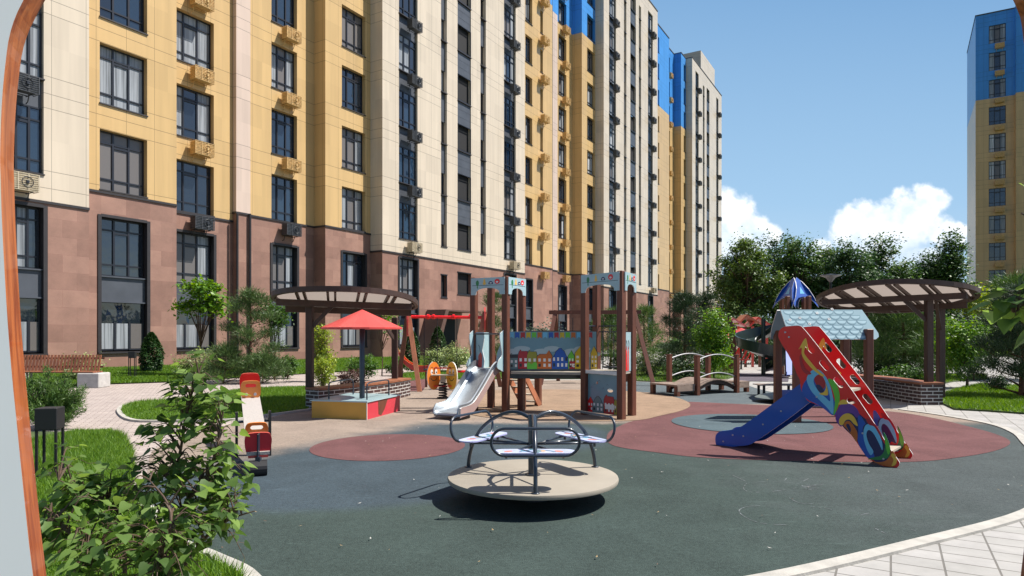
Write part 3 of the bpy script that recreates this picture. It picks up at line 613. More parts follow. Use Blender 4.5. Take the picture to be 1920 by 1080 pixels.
# windows: the hundred nearest are parts, the rest one part
def wdist(t): return t[0].pt(t[1], t[3]).length
def pick(kind, k):
    r = random.random()
    if kind == 'low': return 0
    if kind == 'balc': return 0
    a = random.choice([0, 0, 3, 2, 1, 4]); 
    return random.choice([[a, a, a], [a, 0, a], [1, a, 1], [a, 1, 0], [0, 3, 3], [2, 2, 1]])
def buildwin(t, fr, pn):
    f, a0, a1, z, h_, kind = t; dd = {'win': -.27, 'low': -.19, 'acspan': -.17, 'slotspan': -.3, 'slot': -.28, 'balc': -.22}[kind]
    if kind == 'low':
        windowmesh(fr, pn, f.pt(a0, z, dd), U, VV, a1-a0, 1.9, 'one', 0)
        for i in range(3):
            x0 = a0+(a1-a0)*(.04+.32*i); x1 = x0+(a1-a0)*.28
            pn.quad(f.pt(x0, z+.06, dd+.03), f.pt(x1, z+.06, dd+.03), f.pt(x1, z+1.05, dd+.03), f.pt(x0, z+1.05, dd+.03), 1 if (i+int(a0)) % 3 else 2)
        for i in (1, 2): x0 = a0+(a1-a0)*(.33*i); fr.fbox(f.pt(x0-.04, z, dd), U*.08, VV*.06, ZZ*1.1)
    elif kind == 'balc':
        pn.quad(f.pt(a0, z, dd), f.pt(a1, z, dd), f.pt(a1, z+h_, dd), f.pt(a0, z+h_, dd), 5)  # dark sheet stands in for the shaded depth of the balcony
        for (x0, x1, z0, z1) in ((a0, a0+.04, z, z+h_), (a1-.04, a1, z, z+h_), (a0+.04, a1-.04, z, z+.07), (a0+.04, a1-.04, z+h_-.04, z+h_)): fr.fbox(f.pt(x0, z0, -.03), U*(x1-x0), VV*.045, ZZ*(z1-z0))
    else: windowmesh(fr, pn, f.pt(a0, z, dd), U, VV, a1-a0, h_, 'three' if a1-a0 > .9 else 'one', pick(kind, 0))
PM = GL+[M_void]
winlist.sort(key=wdist)
def addsill(t, sb): sb.fbox(t[0].pt(t[1]-.02, t[3]-.05, -.2), U*(t[2]-t[1]+.04), VV*.25, ZZ*.05)
def emit(lst, parent, name='window'):
    for t in lst:
        fr, pn = MB(), MB(); buildwin(t, fr, pn); fo = fr.build(name, M_frame, parent); pn.build('pane', PM, fo)
        if t[5] != 'low' and t[3] > 6.5: sb = MB(); addsill(t, sb); sb.build('sill', M_sill, fo)
emit(winlist[:100], bld)
fr, pn = MB(), MB()
for t in winlist[100:]: buildwin(t, fr, pn); addsill(t, fr)
fo = tag(fr.build('window', M_frame, bld), kind='stuff'); tag(pn.build('pane', PM, fo), kind='stuff')
aclist = [t for t in aclist if -40 < pyof(t[0].pt(t[1], t[2]))]
aclist.sort(key=lambda t: t[0].pt(t[1], t[2]).length)
holder = {k: ac_proto(None, m_, m2) for k, m_, m2 in (('y', M_acy, M_acy), ('d', M_acd, M_dark), ('c', M_acc, M_dark))}
bl = Vector(bld.location)
def placeac(t, parent, A, Bv, base):
    o = copy_tree(holder[t[3]], parent); f = t[0]; o.location = f.pt(t[1], t[2])-base
    o.rotation_euler = (0, 0, math.atan2(A.y, A.x)); o.scale = (1, -1, 1) if Vector((-A.y, A.x, 0)).dot(Bv) < 0 else (1, 1, 1); return o
for t in aclist[:95]: placeac(t, bld, U, VV, bl)
restb, restk = MB(), MB()
for t in aclist[95:]:
    f = t[0]; restb.fbox(f.pt(t[1]-.45, t[2]+.05, .12), U*.9, VV*.42, ZZ*.55); restk.fbox(f.pt(t[1]-.35, t[2]-.1, .0), U*.05, VV*.4, ZZ*.12)
if aclist[95:]: tag(restb.build('air_conditioner', M_acd, bld), kind='stuff')
# entrance with its slanting side wall and thin canopy
en = MB(); V = 25.3
f = facs[6]; ea, eb = e(806, V), e(852, V)
en.fbox(f.pt(ea, .1, .02), U*(eb-ea), VV*.03, ZZ*2.7); en.build('shaded_doorway', M_void, bld)  # gloom of the doorway painted as a near-black slab
en = MB(); sl_a, sl_b = e(775, V-.0), e(806, V)
o_ = f.pt(0, 0); en.prism([[(sl_a, .1), (sl_a+.35, .1), (ea-.05, 2.95), (eb+.9, 2.95), (eb+.9, 3.05), (ea-.35, 3.05)]], (f.O, U, ZZ, VV), .05, 1.5); en.build('entrance_canopy', mat('brown_cladding', (.12, .065, .05), .5), bld)

# ---- the tall block on the right
cu, cv = 98.3, 7.66
bl2 = thing('apartment_tower', 'tall apartment tower with blue top and ochre floors at the right edge', 'apartment building', uv(cu, cv, 0))
wb = MB(); NA = VV*1.0; NB = U*-1.0
bandsR = [(7.5, 0), (ZBLUE, 2), (99, 3)]
fA = Facade(uv(cu, 0), NA, NB, cv, cv+3.85, bandsR, z1=ZROOF+.3); fB = Facade(uv(cu-.8, 0), NA, NB, cv+3.85, cv+22, bandsR, z1=ZROOF+.3)
wl2, ac2 = [], []
wx0, wx1 = cv+1.35, cv+3.05
def vpx(px, uu): r = Vector(((px-960)/F, 1, 0)); t = uu/r.dot(U); return (r*t).dot(VV)
wx0, wx1 = vpx(1854, cu), vpx(1886, cu)
for k in range(10):
    z = 7.2+3.3*k; fA.op.append((wx0, wx1, z, z+2.17)); wl2.append((fA, wx0, wx1, z, 2.17, 'win'))
    ac2.append((fA, wx0+(wx1-wx0)*.62, z-.85, 'y'))
    for q in range(3):
        x = cv+6.5+5*q; fB.op.append((x, x+2, z, z+2.17)); wl2.append((fB, x, x+2, z, 2.17, 'win'))
fA.op.append((wx0, wx1, 3.8, 6.0)); wl2.append((fA, wx0, wx1, 3.8, 2.2, 'win'))
for f in (fA, fB): f.wall(wb)
def sw2(p, q, bands=bandsR):
    zs = [ZBASE, 7.5, ZBLUE, ZROOF+.3]
    for a, c, k in zip(zs[:-1], zs[1:], (0, 2, 3)): wb.quad(p+ZZ*a, q+ZZ*a, q+ZZ*c, p+ZZ*c, k)
sw2(uv(cu+12.3, cv), uv(cu, cv)); sw2(uv(cu, cv+3.85), uv(cu-.8, cv+3.85)); sw2(uv(cu-.8, cv+22), uv(cu+12.3, cv+22)); sw2(uv(cu+12.3, cv+22), uv(cu+12.3, cv))
wb.uv = lambda p: (Vector(p).dot(VV)+Vector(p).dot(U), p[2]); wb.build('wall', MATS, bl2)
rb = MB(); rb.fbox(uv(cu-.05, cv-.05, ZROOF+.28), U*12.3, VV*3.9, ZZ*.14); rb.fbox(uv(cu-.85, cv+3.85, ZROOF+.28), U*13.1, VV*18, ZZ*.14); rb.build('roof', M_roofc, bl2)
def buildwin2(t, fr, pn):
    f, a0, a1, z, h_, kind = t; windowmesh(fr, pn, f.pt(a0, z, -.12), f.A, f.B, a1-a0, h_, 'three', random.choice([[4,0,4],[1,0,1],[0,3,0],[1,2,1],[4,2,1],[3,3,3]]))
for t in wl2:
    fr, pn = MB(), MB(); buildwin2(t, fr, pn); fo = fr.build('window', M_frame, bl2); pn.build('pane', PM, fo)
for t in ac2: placeac(t, bl2, NA, NB, Vector(bl2.location))
for h in holder.values():
    for c in list(h.children): bpy.data.objects.remove(c)
    bpy.data.objects.remove(h)

# ================================================================== PLAY EQUIPMENT
M_post = mat('brown_post', (.135, .045, .024), .5, .2, 5, .15, 60, stretch=(4,4,.6)); M_edge = mat('reddish_wood_edge', (.38, .14, .07), .55, .25, 8, stretch=(1,1,.2))
M_steel = mat('stainless_steel', (.36, .39, .42), .42, .06, 3, metal=.85); M_tube = mat('navy_tube', (.018, .028, .045), .32, .15, 5, coat=.4)
M_black = mat('black_rubber', (.012, .012, .014), .6); M_bolt = mat('bolt_cap', (.45, .45, .5), .35, metal=.5)
def pm(name, c, r=.32, coat=.3): return mat(name, c, r, .06, 4, coat=coat)
M_red = pm('red_paint', (.80, .012, .014)); M_dred = pm('deep_red_paint', (.42, .012, .025)); M_rust = pm('faded_red', (.62, .075, .06)); M_nav = pm('royal_blue_paint', (.010, .085, .42)); M_dnav = pm('midnight_blue', (.012, .015, .09))
M_cy = pm('sky_blue_paint', (.16, .50, .72)); M_pale = pm('pale_blue_print', (.37, .52, .56)); M_grn = pm('green_paint', (.13, .52, .04)); M_dgrn = pm('dark_green_print', (.02, .20, .05)); M_ye = pm('golden_paint', (.85, .50, .06)); M_or = pm('orange_paint', (.75, .22, .03))
M_pur = pm('purple_paint', (.13, .03, .27)); M_wh = pm('white_edge', (.75, .73, .70)); M_dk = pm('ink_print', (.02, .02, .03)); M_ora = pm('burnt_orange', (.55, .13, .02)); M_mag = pm('magenta_print', (.55, .05, .12)); M_lil = pm('lilac_print', (.36, .36, .62))
M_grs = pm('slate_print', (.12, .20, .21)); M_skb = pm('hazy_blue_print', (.16, .30, .36)); M_tanp = mat('beige_deck', (.40, .35, .28), .7, .15, 3, .2, 90)

def group_prism(b, fr, layers, d1, step=.0022):
    """printed shapes as thin layers on a panel"""
    for i, (lp, mi) in enumerate(layers): b.prism(lp if isinstance(lp[0], list) else [lp], fr, d1, d1+step*(1+i*.12), mi)
def rot2(pts, cx, cy, a): c_, s_ = math.cos(a), math.sin(a); return [(cx+(x-cx)*c_-(y-cy)*s_, cy+(x-cx)*s_+(y-cy)*c_) for x, y in pts]

# ---- carousel
cx, cy = .19, 6.0; DZ = .22
car = thing('carousel', 'small beige carousel with three printed seats and navy tube arms at front centre', 'carousel', (cx, cy, 0))
M_disc = mat('beige_platform', (.30, .265, .215), .8, .1, 2.5, .2, 120)
b = MB(); b.lathe((cx, cy, 0), [(.02, DZ-.045), (.755, DZ-.045), (.772, DZ-.04), (.778, DZ-.02), (.772, DZ-.003), (.762, DZ), (.02, DZ)], 72); b.build('platform', M_disc, car, autos=40)
b = MB(); b.lathe((cx, cy, 0), [(.16, 0), (.16, .03), (.09, .05), (.09, DZ-.05)], 24); b.lathe((cx, cy, 0), [(.5, DZ-.09), (.52, DZ-.09), (.52, DZ-.05), (.5, DZ-.05)], 48, 0, False); b.build('base', M_dark, car)
b = MB(); b.lathe((cx, cy, 0), [(.042, DZ), (.042, .755), (.036, .775), (.0, .78)], 20); b.lathe((cx, cy, 0), [(.07, DZ), (.07, DZ+.012), (.045, DZ+.014)], 20); b.build('centre_post', M_tube, car, autos=40)
M_cseat = mat('pale_lilac_print', (.50, .56, .78), .4, .15, 9, coat=.3)
for k in range(3):
    a = math.radians(-90+120*k); R_ = Vector((math.cos(a), math.sin(a), 0)); T_ = Vector((-math.sin(a), math.cos(a), 0)); c0 = Vector((cx, cy, 0))
    arc = [c0+R_*r+ZZ*z for r, z in ((.03, .74), (.12, .775), (.22, .785), (.34, .75), (.46, .685), (.56, .60), (.63, .50), (.675, .40), (.70, .30), (.71, DZ))]
    b = MB(); b.tube(spline(arc, 4), .0175, 10); b.lathe(c0+R_*.71, [(.035, DZ), (.035, DZ+.008), (.018, DZ+.01)], 12)
    b.tube([c0+R_*.03+ZZ*.50, c0+R_*.56+ZZ*.50], .013, 8)
    for q in (-.24, .24): b.tube([c0+R_*.05+ZZ*.50, c0+R_*.50+T_*q+ZZ*.505], .011, 8); b.tube([c0+R_*.52+T_*q+ZZ*.515, c0+R_*.52+T_*q+ZZ*.47], .012, 8)
    b.build('arm', M_tube, car, smooth=True)
    so_ = c0+R_*.53+ZZ*.52; cap = fan_arc(.245, 0, .10, -90, 90, 10)+fan_arc(-.245, 0, .10, 90, 270, 10)
    fr_ = (so_, T_, R_, T_.cross(R_)); up = 1 if T_.cross(R_).z > 0 else -1
    b = MB(); d_hi, d_lo = (.012, 0) if up > 0 else (-.012, 0); b.prism([cap], fr_, d_lo, d_hi, 0, 1)
    sgn = 1 if up > 0 else -1
    lay = []
    rr = random.Random(k)
    for q in range(4): x = -.22+q*.14; lay.append((circ(x, rr.uniform(-.03, .03), .045, .03, 12, rr.uniform(0, 3)), 2+q % 3))
    lay.append(([(-.05, -.09), (.0, -.09), (.06, .0), (.03, .09), (-.01, .09), (.02, 0)], 5))
    lay.append((fan_arc(.02, .10, .16, 200, 340, 10)+list(reversed(fan_arc(.02, .10, .145, 200, 340, 10))), 5))
    for i, (lp, mi) in enumerate(lay): b.prism([lp], fr_, sgn*.0122, sgn*(.0135+i*.0003), mi)
    b.build('seat', [M_cseat, M_lil, pm('coral_print', (.75, .30, .25)), M_cy, pm('peach_print', (.75, .5, .35)), M_skb], car)
    # stadium loop of tube rising from the seat's outer edge
    zc_, hh, ww = .625, .115, .245; lp = []
    for i in range(13): t = math.radians(-90+180*i/12); lp.append((ww+hh*math.cos(t), hh*math.sin(t)))
    for i in range(13): t = math.radians(90+180*i/12); lp.append((-ww+hh*math.cos(t), hh*math.sin(t)))
    b = MB(); b.tube([c0+R_*(.635+.04*(z+hh)/.2)+T_*x+ZZ*(zc_+z) for x, z in lp], .0125, 8, True); b.build('backrest_rail', M_tube, car, smooth=True)

# ---- red and blue slide with printed side panels
O_ = Vector((4.32, 7.38, 0)); A_ = Vector((-.7474, .6643, 0)); B_ = Vector((.6643, .7474, 0)); WD = .70
sld = thing('slide', 'red slide with swirling rainbow side panels and a long blue chute', 'slide', O_+A_*1.2+B_*WD/2)
def onp(px, py, off=0.0):               # panel plane coordinates under a sight line
    r = Vector(((px-960)/F, 1, -(py-HOR)/F)); n = B_; o2 = O_+B_*off; t = (o2-Vector((0,0,EYE))).dot(n)/r.dot(n); p = Vector((0,0,EYE))+r*t
    return ((p-O_).dot(A_), p.z)
def pp(l): return [onp(*q) for q in l]
def sm(l, k=4): return [tuple(p[:2]) for p in spline([(x, y, 0) for x, y in l], k, True)]
outl = sm(pp([(1460,632),(1462,620),(1470,613),(1486,611),(1500,611),(1507,616),(1530,644),(1560,683),(1592,724),(1620,764),(1645,802),(1667,838),(1684,862),(1687,870),(1681,877),(1668,877),(1650,871),(1632,861),(1618,846),(1606,828),(1596,812),(1583,797),(1570,784),(1556,772),(1542,764),(1530,758),(1516,752),(1508,742),(1502,728),(1500,712),(1494,700),(1488,684),(1478,664),(1468,648)]), 3)
def slot(cx_, cy_, ln, wd, ang): return rot2(fan_arc(cx_, cy_+ln/2, wd/2, 0, 180, 8)+fan_arc(cx_, cy_-ln/2, wd/2, 180, 360, 8), cx_, cy_, ang)
slots = []
for px, py in ((1519,653),(1546,685),(1573,717),(1598,756)):
    s_, z_ = onp(px, py); slots.append(slot(s_, z_, .085, .060, math.radians(-40)))
MSL = [M_red, M_wh, M_nav, M_cy, M_dred, M_grn, M_pur, M_ye, M_ora, M_dnav, M_dgrn, M_bolt]
def ringp(o, i_): return [pp(o), pp(i_)]
lay = [
 (sm(pp([(1572,770),(1590,757),(1612,776),(1630,792),(1650,818),(1670,850),(1680,866),(1668,875),(1632,859),(1606,825),(1578,796)])), 9),
 (sm(pp([(1504,730),(1509,716),(1520,706),(1532,700),(1545,712),(1558,735),(1566,755),(1568,775),(1560,778),(1545,766),(1530,757),(1516,750),(1508,742)])), 2),
 ([sm(pp([(1513,712),(1519,698),(1530,692),(1541,697),(1552,712),(1560,734),(1563,756),(1562,776),(1551,764),(1535,748),(1521,732)])), sm(pp([(1526,712),(1532,704),(1540,705),(1548,716),(1554,732),(1557,752),(1548,745),(1536,734),(1528,722)]))], 3),
 (sm(pp([(1527,712),(1533,703),(1541,704),(1548,716),(1546,728),(1536,728)])), 4),
 (sm(pp([(1531,722),(1538,722),(1546,733),(1542,738),(1534,732)])), 9),
 (sm(pp([(1545,735),(1549,726),(1548,718),(1552,728),(1553,740),(1545,741),(1536,738)])), 7),
 (sm(pp([(1553,711),(1564,714),(1572,728),(1575,746),(1571,764),(1563,779),(1566,752),(1562,732)])), 5),
 (sm(pp([(1577,800),(1567,785),(1572,765),(1580,757),(1594,757),(1606,765),(1612,778),(1606,783),(1600,776),(1590,774),(1582,780),(1580,792)])), 6),
 (sm(pp([(1572,758),(1578,750),(1586,750),(1590,757),(1580,758)])), 7),
 (sm(pp([(1575,796),(1574,786),(1582,777),(1592,775),(1602,782),(1609,798),(1602,795),(1594,787),(1586,788),(1581,796)])), 7),
 (sm(pp([(1582,797),(1587,790),(1594,790),(1602,800),(1608,812),(1607,828),(1600,820),(1590,806)])), 8),
 (sm(pp([(1587,797),(1592,795),(1596,804),(1594,810)])), 9),
 (sm(pp([(1609,782),(1614,780),(1622,792),(1625,800),(1628,820),(1636,844),(1640,856),(1630,860),(1618,846),(1609,828),(1610,805)])), 2),
 (sm(pp([(1618,805),(1622,796),(1632,794),(1642,803),(1650,818),(1655,836),(1654,846),(1646,842),(1640,846),(1630,838),(1621,822)])), 9),
 ([sm(pp([(1620,806),(1625,796),(1636,796),(1646,808),(1654,828),(1655,844),(1648,830),(1638,812),(1629,806),(1625,815),(1630,832),(1638,846),(1633,853),(1626,842),(1620,822)]))], 3),
 (sm(pp([(1624,785),(1632,786),(1645,800),(1656,820),(1650,816),(1640,800),(1630,796)])), 4),
 (sm(pp([(1657,810),(1664,822),(1670,842),(1667,856),(1656,861),(1640,862),(1628,860),(1638,857),(1650,855),(1658,846),(1660,830)])), 10),
 (sm(pp([(1659,816),(1666,830),(1670,844),(1666,852),(1662,840)])), 5),
 (sm(pp([(1628,861),(1645,866),(1660,864),(1668,856),(1674,845),(1681,858),(1680,872),(1668,875),(1650,870)])), 8),
 (sm(pp([(1671,853),(1676,850),(1682,862),(1679,871),(1672,873),(1676,862)])), 7),
 (sm(pp([(1500,652),(1511,634),(1515,650),(1517,656),(1513,655),(1512,648),(1508,660),(1512,668),(1522,680),(1534,694),(1546,704),(1541,705),(1524,692),(1510,676),(1504,664),(1504,652),(1498,655)])), 7),
 (sm(pp([(1500,672),(1503,664),(1506,680),(1512,692),(1522,700),(1514,702),(1504,692)])), 4)]
for nm, off, d_in in (('side_panel', 0, 1), ('side_panel', WD, -1)):
    b = MB(); fr_ = (O_+B_*off, A_, ZZ, B_); d0, d1 = -.008, .008
    b.prism([outl]+slots, fr_, d0, d1, 0, 1)
    for i, (lp, mi) in enumerate(lay if off == 0 else lay[12:]):
        for (da, db) in ((d0-.0016-.0003*i, d0), ):
            b.prism(lp if isinstance(lp[0], list) else [lp], fr_, da, db, mi)
    for px, py in ((1473,623),(1480,632),(1532,744),(1618,812),(1562,838) if 0 else (1657,860)):
        s_, z_ = onp(px, py); b.lathe(O_+B_*off+A_*s_+ZZ*z_-B_*.0, [(0.0, 0)], 3, 11, False) if 0 else b.prism([circ(s_, z_, .011, None, 12)], fr_, d0-.012, d0, 11)
    b.build(nm, MSL, sld)
# chute
top_s, top_z = onp(1513, 722); bs, bz = onp(1345, 815)
chl = sm(pp([(1336,829),(1337,817),(1345,810),(1360,808),(1378,804),(1394,795),(1420,776),(1450,754),(1480,732),(1500,718),(1514,716),(1524,728),(1524,746),(1508,760),(1470,789),(1440,810),(1412,829),(1398,836),(1380,838),(1358,840),(1344,840),(1338,836)]), 3)
w0 = .10
for off in (w0, WD-w0):
    b = MB(); fr_ = (O_+B_*off, A_, ZZ, B_); b.prism([chl], fr_, -.012, .012, 0, 1)
    for px, py in ((1351,829),(1369,817),(1389,819),(1426,797),(1460,772)):
        s_, z_ = onp(px, py); b.prism([circ(s_, z_, .011, None, 12)], fr_, -.022, -.012, 2)
    b.build('chute_side', [M_nav, M_cy, M_bolt], sld)
inn = pp([(1345,824),(1362,821),(1380,816),(1398,806),(1425,787),(1460,763),(1490,742),(1508,730)])
b = MB()
for (a1, z1), (a2, z2) in zip(inn[:-1], inn[1:]): b.fbox(O_+B_*(w0+.014)+A_*a1+ZZ*(z1-.03), A_*(a2-a1)+ZZ*(z2-z1), B_*(WD-2*w0-.028), ZZ*.022)
b.build('chute_bed', M_nav, sld, smooth=False)
b = MB(); s1, z1 = onp(1512, 726); b.fbox(O_+B_*.012+A_*(s1-.02)+ZZ*(z1-.05), A_*-.42, B_*(WD-.024), ZZ*.03); b.build('platform', M_tanp, sld)
for q, (px, py) in enumerate(((1665,852),(1632,800),(1603,764),(1577,732))):
    s_, z_ = onp(px, py); b = MB(); b.fbox(O_+B_*.012+A_*(s_+(.16 if q else 0))+ZZ*(z_-.012), A_*.13, B_*(WD-.024), ZZ*.024); b.build('step', M_tanp, sld)

# ---- tower play frame with bridge, arches and steel slide
tw = thing('play_tower', 'brown twin tower climbing frame with printed town panel and steel slide', 'climbing frame', (.6, 12.7, 0))
pa, pb, pc, pd = [Vector((*q, 0)) for q in ((-.75, 12.95), (-.43, 13.45), (-.12, 12.6), (.20, 13.1))]
pe, pf, pg, ph_ = [Vector((*q, 0)) for q in ((1.36, 12.25), (1.925, 11.55), (2.21, 12.1), (1.645, 12.75))]
PW = .125
def tpost(p, h_, ang, nm='post', w_=PW):
    b = MB(); b.box(p+ZZ*h_/2, (w_, w_, h_), ang, 0, .012); b.build(nm, M_post, tw)
angL = math.atan2((pc-pa).y, (pc-pa).x); angR = math.atan2((pf-pe).y, (pf-pe).x)
for p in (pa, pb, pc, pd): tpost(p, 2.63, angL)
for p in (pe, pf, pg, ph_): tpost(p, 2.63, angR)
sA = G(1009, 761); tpost(sA, .9, angL); tpost(G(977.5, 771), .9, angL)
DK = .84
def slab(nm, cs, z, th, m, par=tw):
    b = MB(); cs = [Vector((c.x, c.y, 0)) for c in cs]; k = len(cs); vs = [c+ZZ*z for c in cs]+[c+ZZ*(z+th) for c in cs]
    b.add(vs, [tuple(range(k-1,-1,-1)), tuple(range(k, 2*k))]+[(i, (i+1) % k, k+(i+1) % k, k+i) for i in range(k)]); return b.build(nm, m, par)
slab('deck', [pa, pc, pd, pb], DK-.04, .04, M_tanp); slab('deck', [pe, pf, pg, ph_], DK-.04, .04, M_tanp); slab('bridge_deck', [pd, pc+Vector((.1,.02,0)), pe, ph_], DK-.09, .05, M_tanp)
def frame_of(p, q, out):
    T = (q-p).normalized(); n = Vector((T.y, -T.x, 0)); n = n if n.dot(out) > 0 else -n
    return T, n, (q-p).length
def arch(p, q, out, seed):
    T, n, ln = frame_of(p, q, out); x0, x1 = PW/2, ln-PW/2; x0 = -.02; x1 = ln+.02; zt, zb = 2.61, 2.28; a0, a1 = .09, ln-.09
    lp = [(x0, zb), (x0, zt), (x1, zt), (x1, zb), (a1, zb)]+[(a1-(a1-a0)*(1-math.cos(math.pi*i/10))/2, zb+.13*math.sin(math.pi*i/10)**.6) for i in range(1, 10)]+[(a0, zb)]
    b = MB(); fr_ = (p+n*(PW/2+.002), T, ZZ, n); b.prism([lp], fr_, 0, .016, 0, 1)
    W = ln; lay = [([(x0+.03, 2.46), (x1-.03, 2.455), (x1-.03, 2.463), (x0+.03, 2.468)], 6),
      (circ(W*.18, 2.51, .035, .055, 14), 2), (circ(W*.18, 2.43, .012, .03, 8), 2), (circ(W*.40, 2.53, .022, .06, 12), 3), (circ(W*.40, 2.50, .036, .03, 12), 3),
      (fan_arc(W*.60, 2.49, .052, -10, 190, 12), 4), (circ(W*.585, 2.505, .012), 7), (circ(W*.615, 2.505, .012), 7),
      (circ(W*.80, 2.53, .058, .05, 16), 5), (circ(W*.80, 2.52, .028, .016, 10), 7)]
    for i, (l_, mi) in enumerate(lay): b.prism([l_], fr_, .016, .0175+.0002*i, mi)
    b.build('arch_panel', [M_pale, M_wh, M_dgrn, M_ye, M_dnav, M_red, M_dk, M_wh], tw)
vl = Vector((-.49, -.87, 0)); vr = Vector((.85, -.5, 0))
arch(pa, pc, vl, 1); arch(pc, pd, vr, 2); arch(pe, pf, Vector((-.7, -.7, 0)), 3); arch(pf, pg, vr, 4)
# printed town panel along the bridge
def houses(b, fr_, x0, x1, z0, d, items):
    i0 = 0
    for (xa, xb, h_, roof, mi, rm) in items:
        X0, X1 = x0+(x1-x0)*xa, x0+(x1-x0)*xb; W = X1-X0; zb = z0
        if roof == 'gable': body = [(X0, zb), (X0, zb+h_*.7), ((X0+X1)/2, zb+h_), (X1, zb+h_*.7), (X1, zb)]
        elif roof == 'bell': body = [(X0, zb), (X0, zb+h_*.5), (X0+W*.12, zb+h_*.62), (X0+W*.25, zb+h_*.85), (X0+W*.42, zb+h_*.96), (X0+W*.42, zb+h_), (X0+W*.58, zb+h_), (X0+W*.58, zb+h_*.96), (X0+W*.75, zb+h_*.85), (X0+W*.88, zb+h_*.62), (X1, zb+h_*.5), (X1, zb)]
        elif roof == 'shed': body = [(X0, zb), (X0, zb+h_*.68), (X0+W*.2, zb+h_*.8), (X0+W*.6, zb+h_*.8), (X0+W*.78, zb+h_), (X1, zb+h_*.72), (X1, zb)]
        else: body = [(X0, zb), (X0, zb+h_*.72), (X0+W*.12, zb+h_*.93), (X0+W*.2, zb+h_*.93), (X0+W*.2, zb+h_), (X0+W*.32, zb+h_), (X0+W*.32, zb+h_*.93), (X1-W*.1, zb+h_*.93), (X1, zb+h_*.72), (X1, zb)]
        e_ = .0006*i0; i0 += 1; b.prism([[(x+(.008 if x < (X0+X1)/2 else -.008)*-1, z+.006*(z > zb)) for x, z in body]], fr_, d, d+.0012+e_, 10)
        b.prism([body], fr_, d, d+.0018+e_, mi)
        if roof in ('flat',): b.prism([[(X0, zb+h_*.72), (X0+W*.12, zb+h_*.92), (X1-W*.1, zb+h_*.92), (X1, zb+h_*.72)]], fr_, d, d+.0024+e_, rm)
        n_ = max(2, int(W/.075)); rows = max(2, int(h_*.62/.085))
        for r in range(rows):
            for c in range(n_):
                wx = X0+W*(c+.5)/n_; wz = zb+.03+(h_*.64-.03)*(r+.15)/rows; ww_, wh_ = W/n_*.24, h_*.6/rows*.28
                b.prism([[(wx-ww_, wz), (wx+ww_, wz), (wx+ww_, wz+2*wh_), (wx-ww_, wz+2*wh_)]], fr_, d, d+.003+e_, 9 if (r+c) % 4 else 10)
MT = [M_skb, M_wh, M_grs, M_dred, pm('olive_print', (.30, .28, .03)), M_ora, M_nav, M_grn, pm('sun_yellow_print', (.62, .42, .02)), M_wh, M_dk, M_red, M_cy, pm('cloud_print', (.40, .50, .52)), M_dnav]
p0 = pc+Vector((.02, .075, 0)); p1 = ph_+Vector((-.0, -.07, 0)); T = (p1-p0).normalized(); n = Vector((T.y, -T.x, 0)); ln = (p1-p0).length
b = MB(); fr_ = (p0, T, ZZ, n); b.prism([[(0, DK-.01), (ln, DK-.01), (ln, 1.565), (0, 1.565)]], fr_, -.01, .008, 0, 1)
cl = []
for i in range(9): cl.append(circ(.1+ln*i/9, DK+.34+.06*math.sin(i*2.1), .16, .055, 16))
for i, l_ in enumerate(cl): b.prism([l_], fr_, .008, .0087+.0001*i, 13)
fcol = [12, 6, 3, 8, 7, 5]
nf = 15
for i in range(nf):
    x = .05+(ln-.12)*i/nf; fw = .085; b.prism([[(x, 1.55), (x+fw, 1.55), (x+fw*.98, 1.43), (x+fw*.5, 1.465), (x+fw*.02, 1.43)]], fr_, .008, .0105, fcol[i % 6])
houses(b, fr_, 0, ln, DK, .008, [(.03,.125,.30,'flat',2,10),(.125,.235,.37,'flat',3,3),(.225,.335,.36,'flat',4,4),(.335,.50,.36,'shed',5,5),(.50,.68,.40,'bell',6,6),(.68,.745,.36,'gable',7,7),(.69,.76,.17,'flat',3,3),(.755,.87,.44,'gable',8,8),(.93,1.0,.44,'gable',8,8)])
b.prism([[(ln*.225, DK), (ln*.335, DK), (ln*.335, DK+.11), (ln*.31, DK+.14), (ln*.27, DK+.09), (ln*.24, DK+.13), (ln*.225, DK+.1)]], fr_, .008, .015, 7)
b.build('town_panel', MT, tw)
b = MB(); b.beam(p0+ZZ*(DK-.04)+n*.02, p1+ZZ*(DK-.04)+n*.02, .03, .07); b.beam(p0+ZZ*(DK-.13), p1+ZZ*(DK-.13), .05, .1); b.build('bridge_beam', M_tube, tw)
b = MB(); b.beam(pd+ZZ*1.56, ph_+ZZ*1.56+Vector((0,.3,0)), .04, .05); b.build('hand_rail', M_post, tw)
# lower printed panel of the right tower
T, n, ln = frame_of(pe, pf, Vector((-.7, -.7, 0))); b = MB(); fr_ = (pe-n*.03, T, ZZ, n)
b.prism([[(PW/2, .07), (ln-PW/2, .07), (ln-PW/2, DK-.06), (PW/2, DK-.06)], circ(ln*.32, .62, .035, .03, 4, .78), circ(ln*.68, .50, .07, .035, 18)], fr_, -.008, .008, 0, 1)
houses(b, fr_, PW/2, ln-PW/2, .075, .008, [(.0,.16,.28,'gable',11,3),(.15,.50,.30,'bell',2,10),(.52,.84,.34,'flat',3,3),(.84,.99,.28,'flat',4,4)])
for q in range(5): x = PW/2+.05+q*.1; zz = .52+.13*((q*7) % 3)/2; b.prism([[(x, zz), (x+.035, zz+.015), (x+.07, zz), (x+.035, zz+.022)]], fr_, .008, .0095, 10)
b.prism([[(ln*.55, .16), (ln*.8, .16), (ln*.8, .25), (ln*.55, .25)]], fr_, .008, .014, 9); b.build('lower_panel', MT, tw)
b = MB(); b.beam(pe+ZZ*(DK-.02)+n*.03, pf+ZZ*(DK-.02)+n*.03, .03, .06); b.build('deck_edge', M_wh, tw)
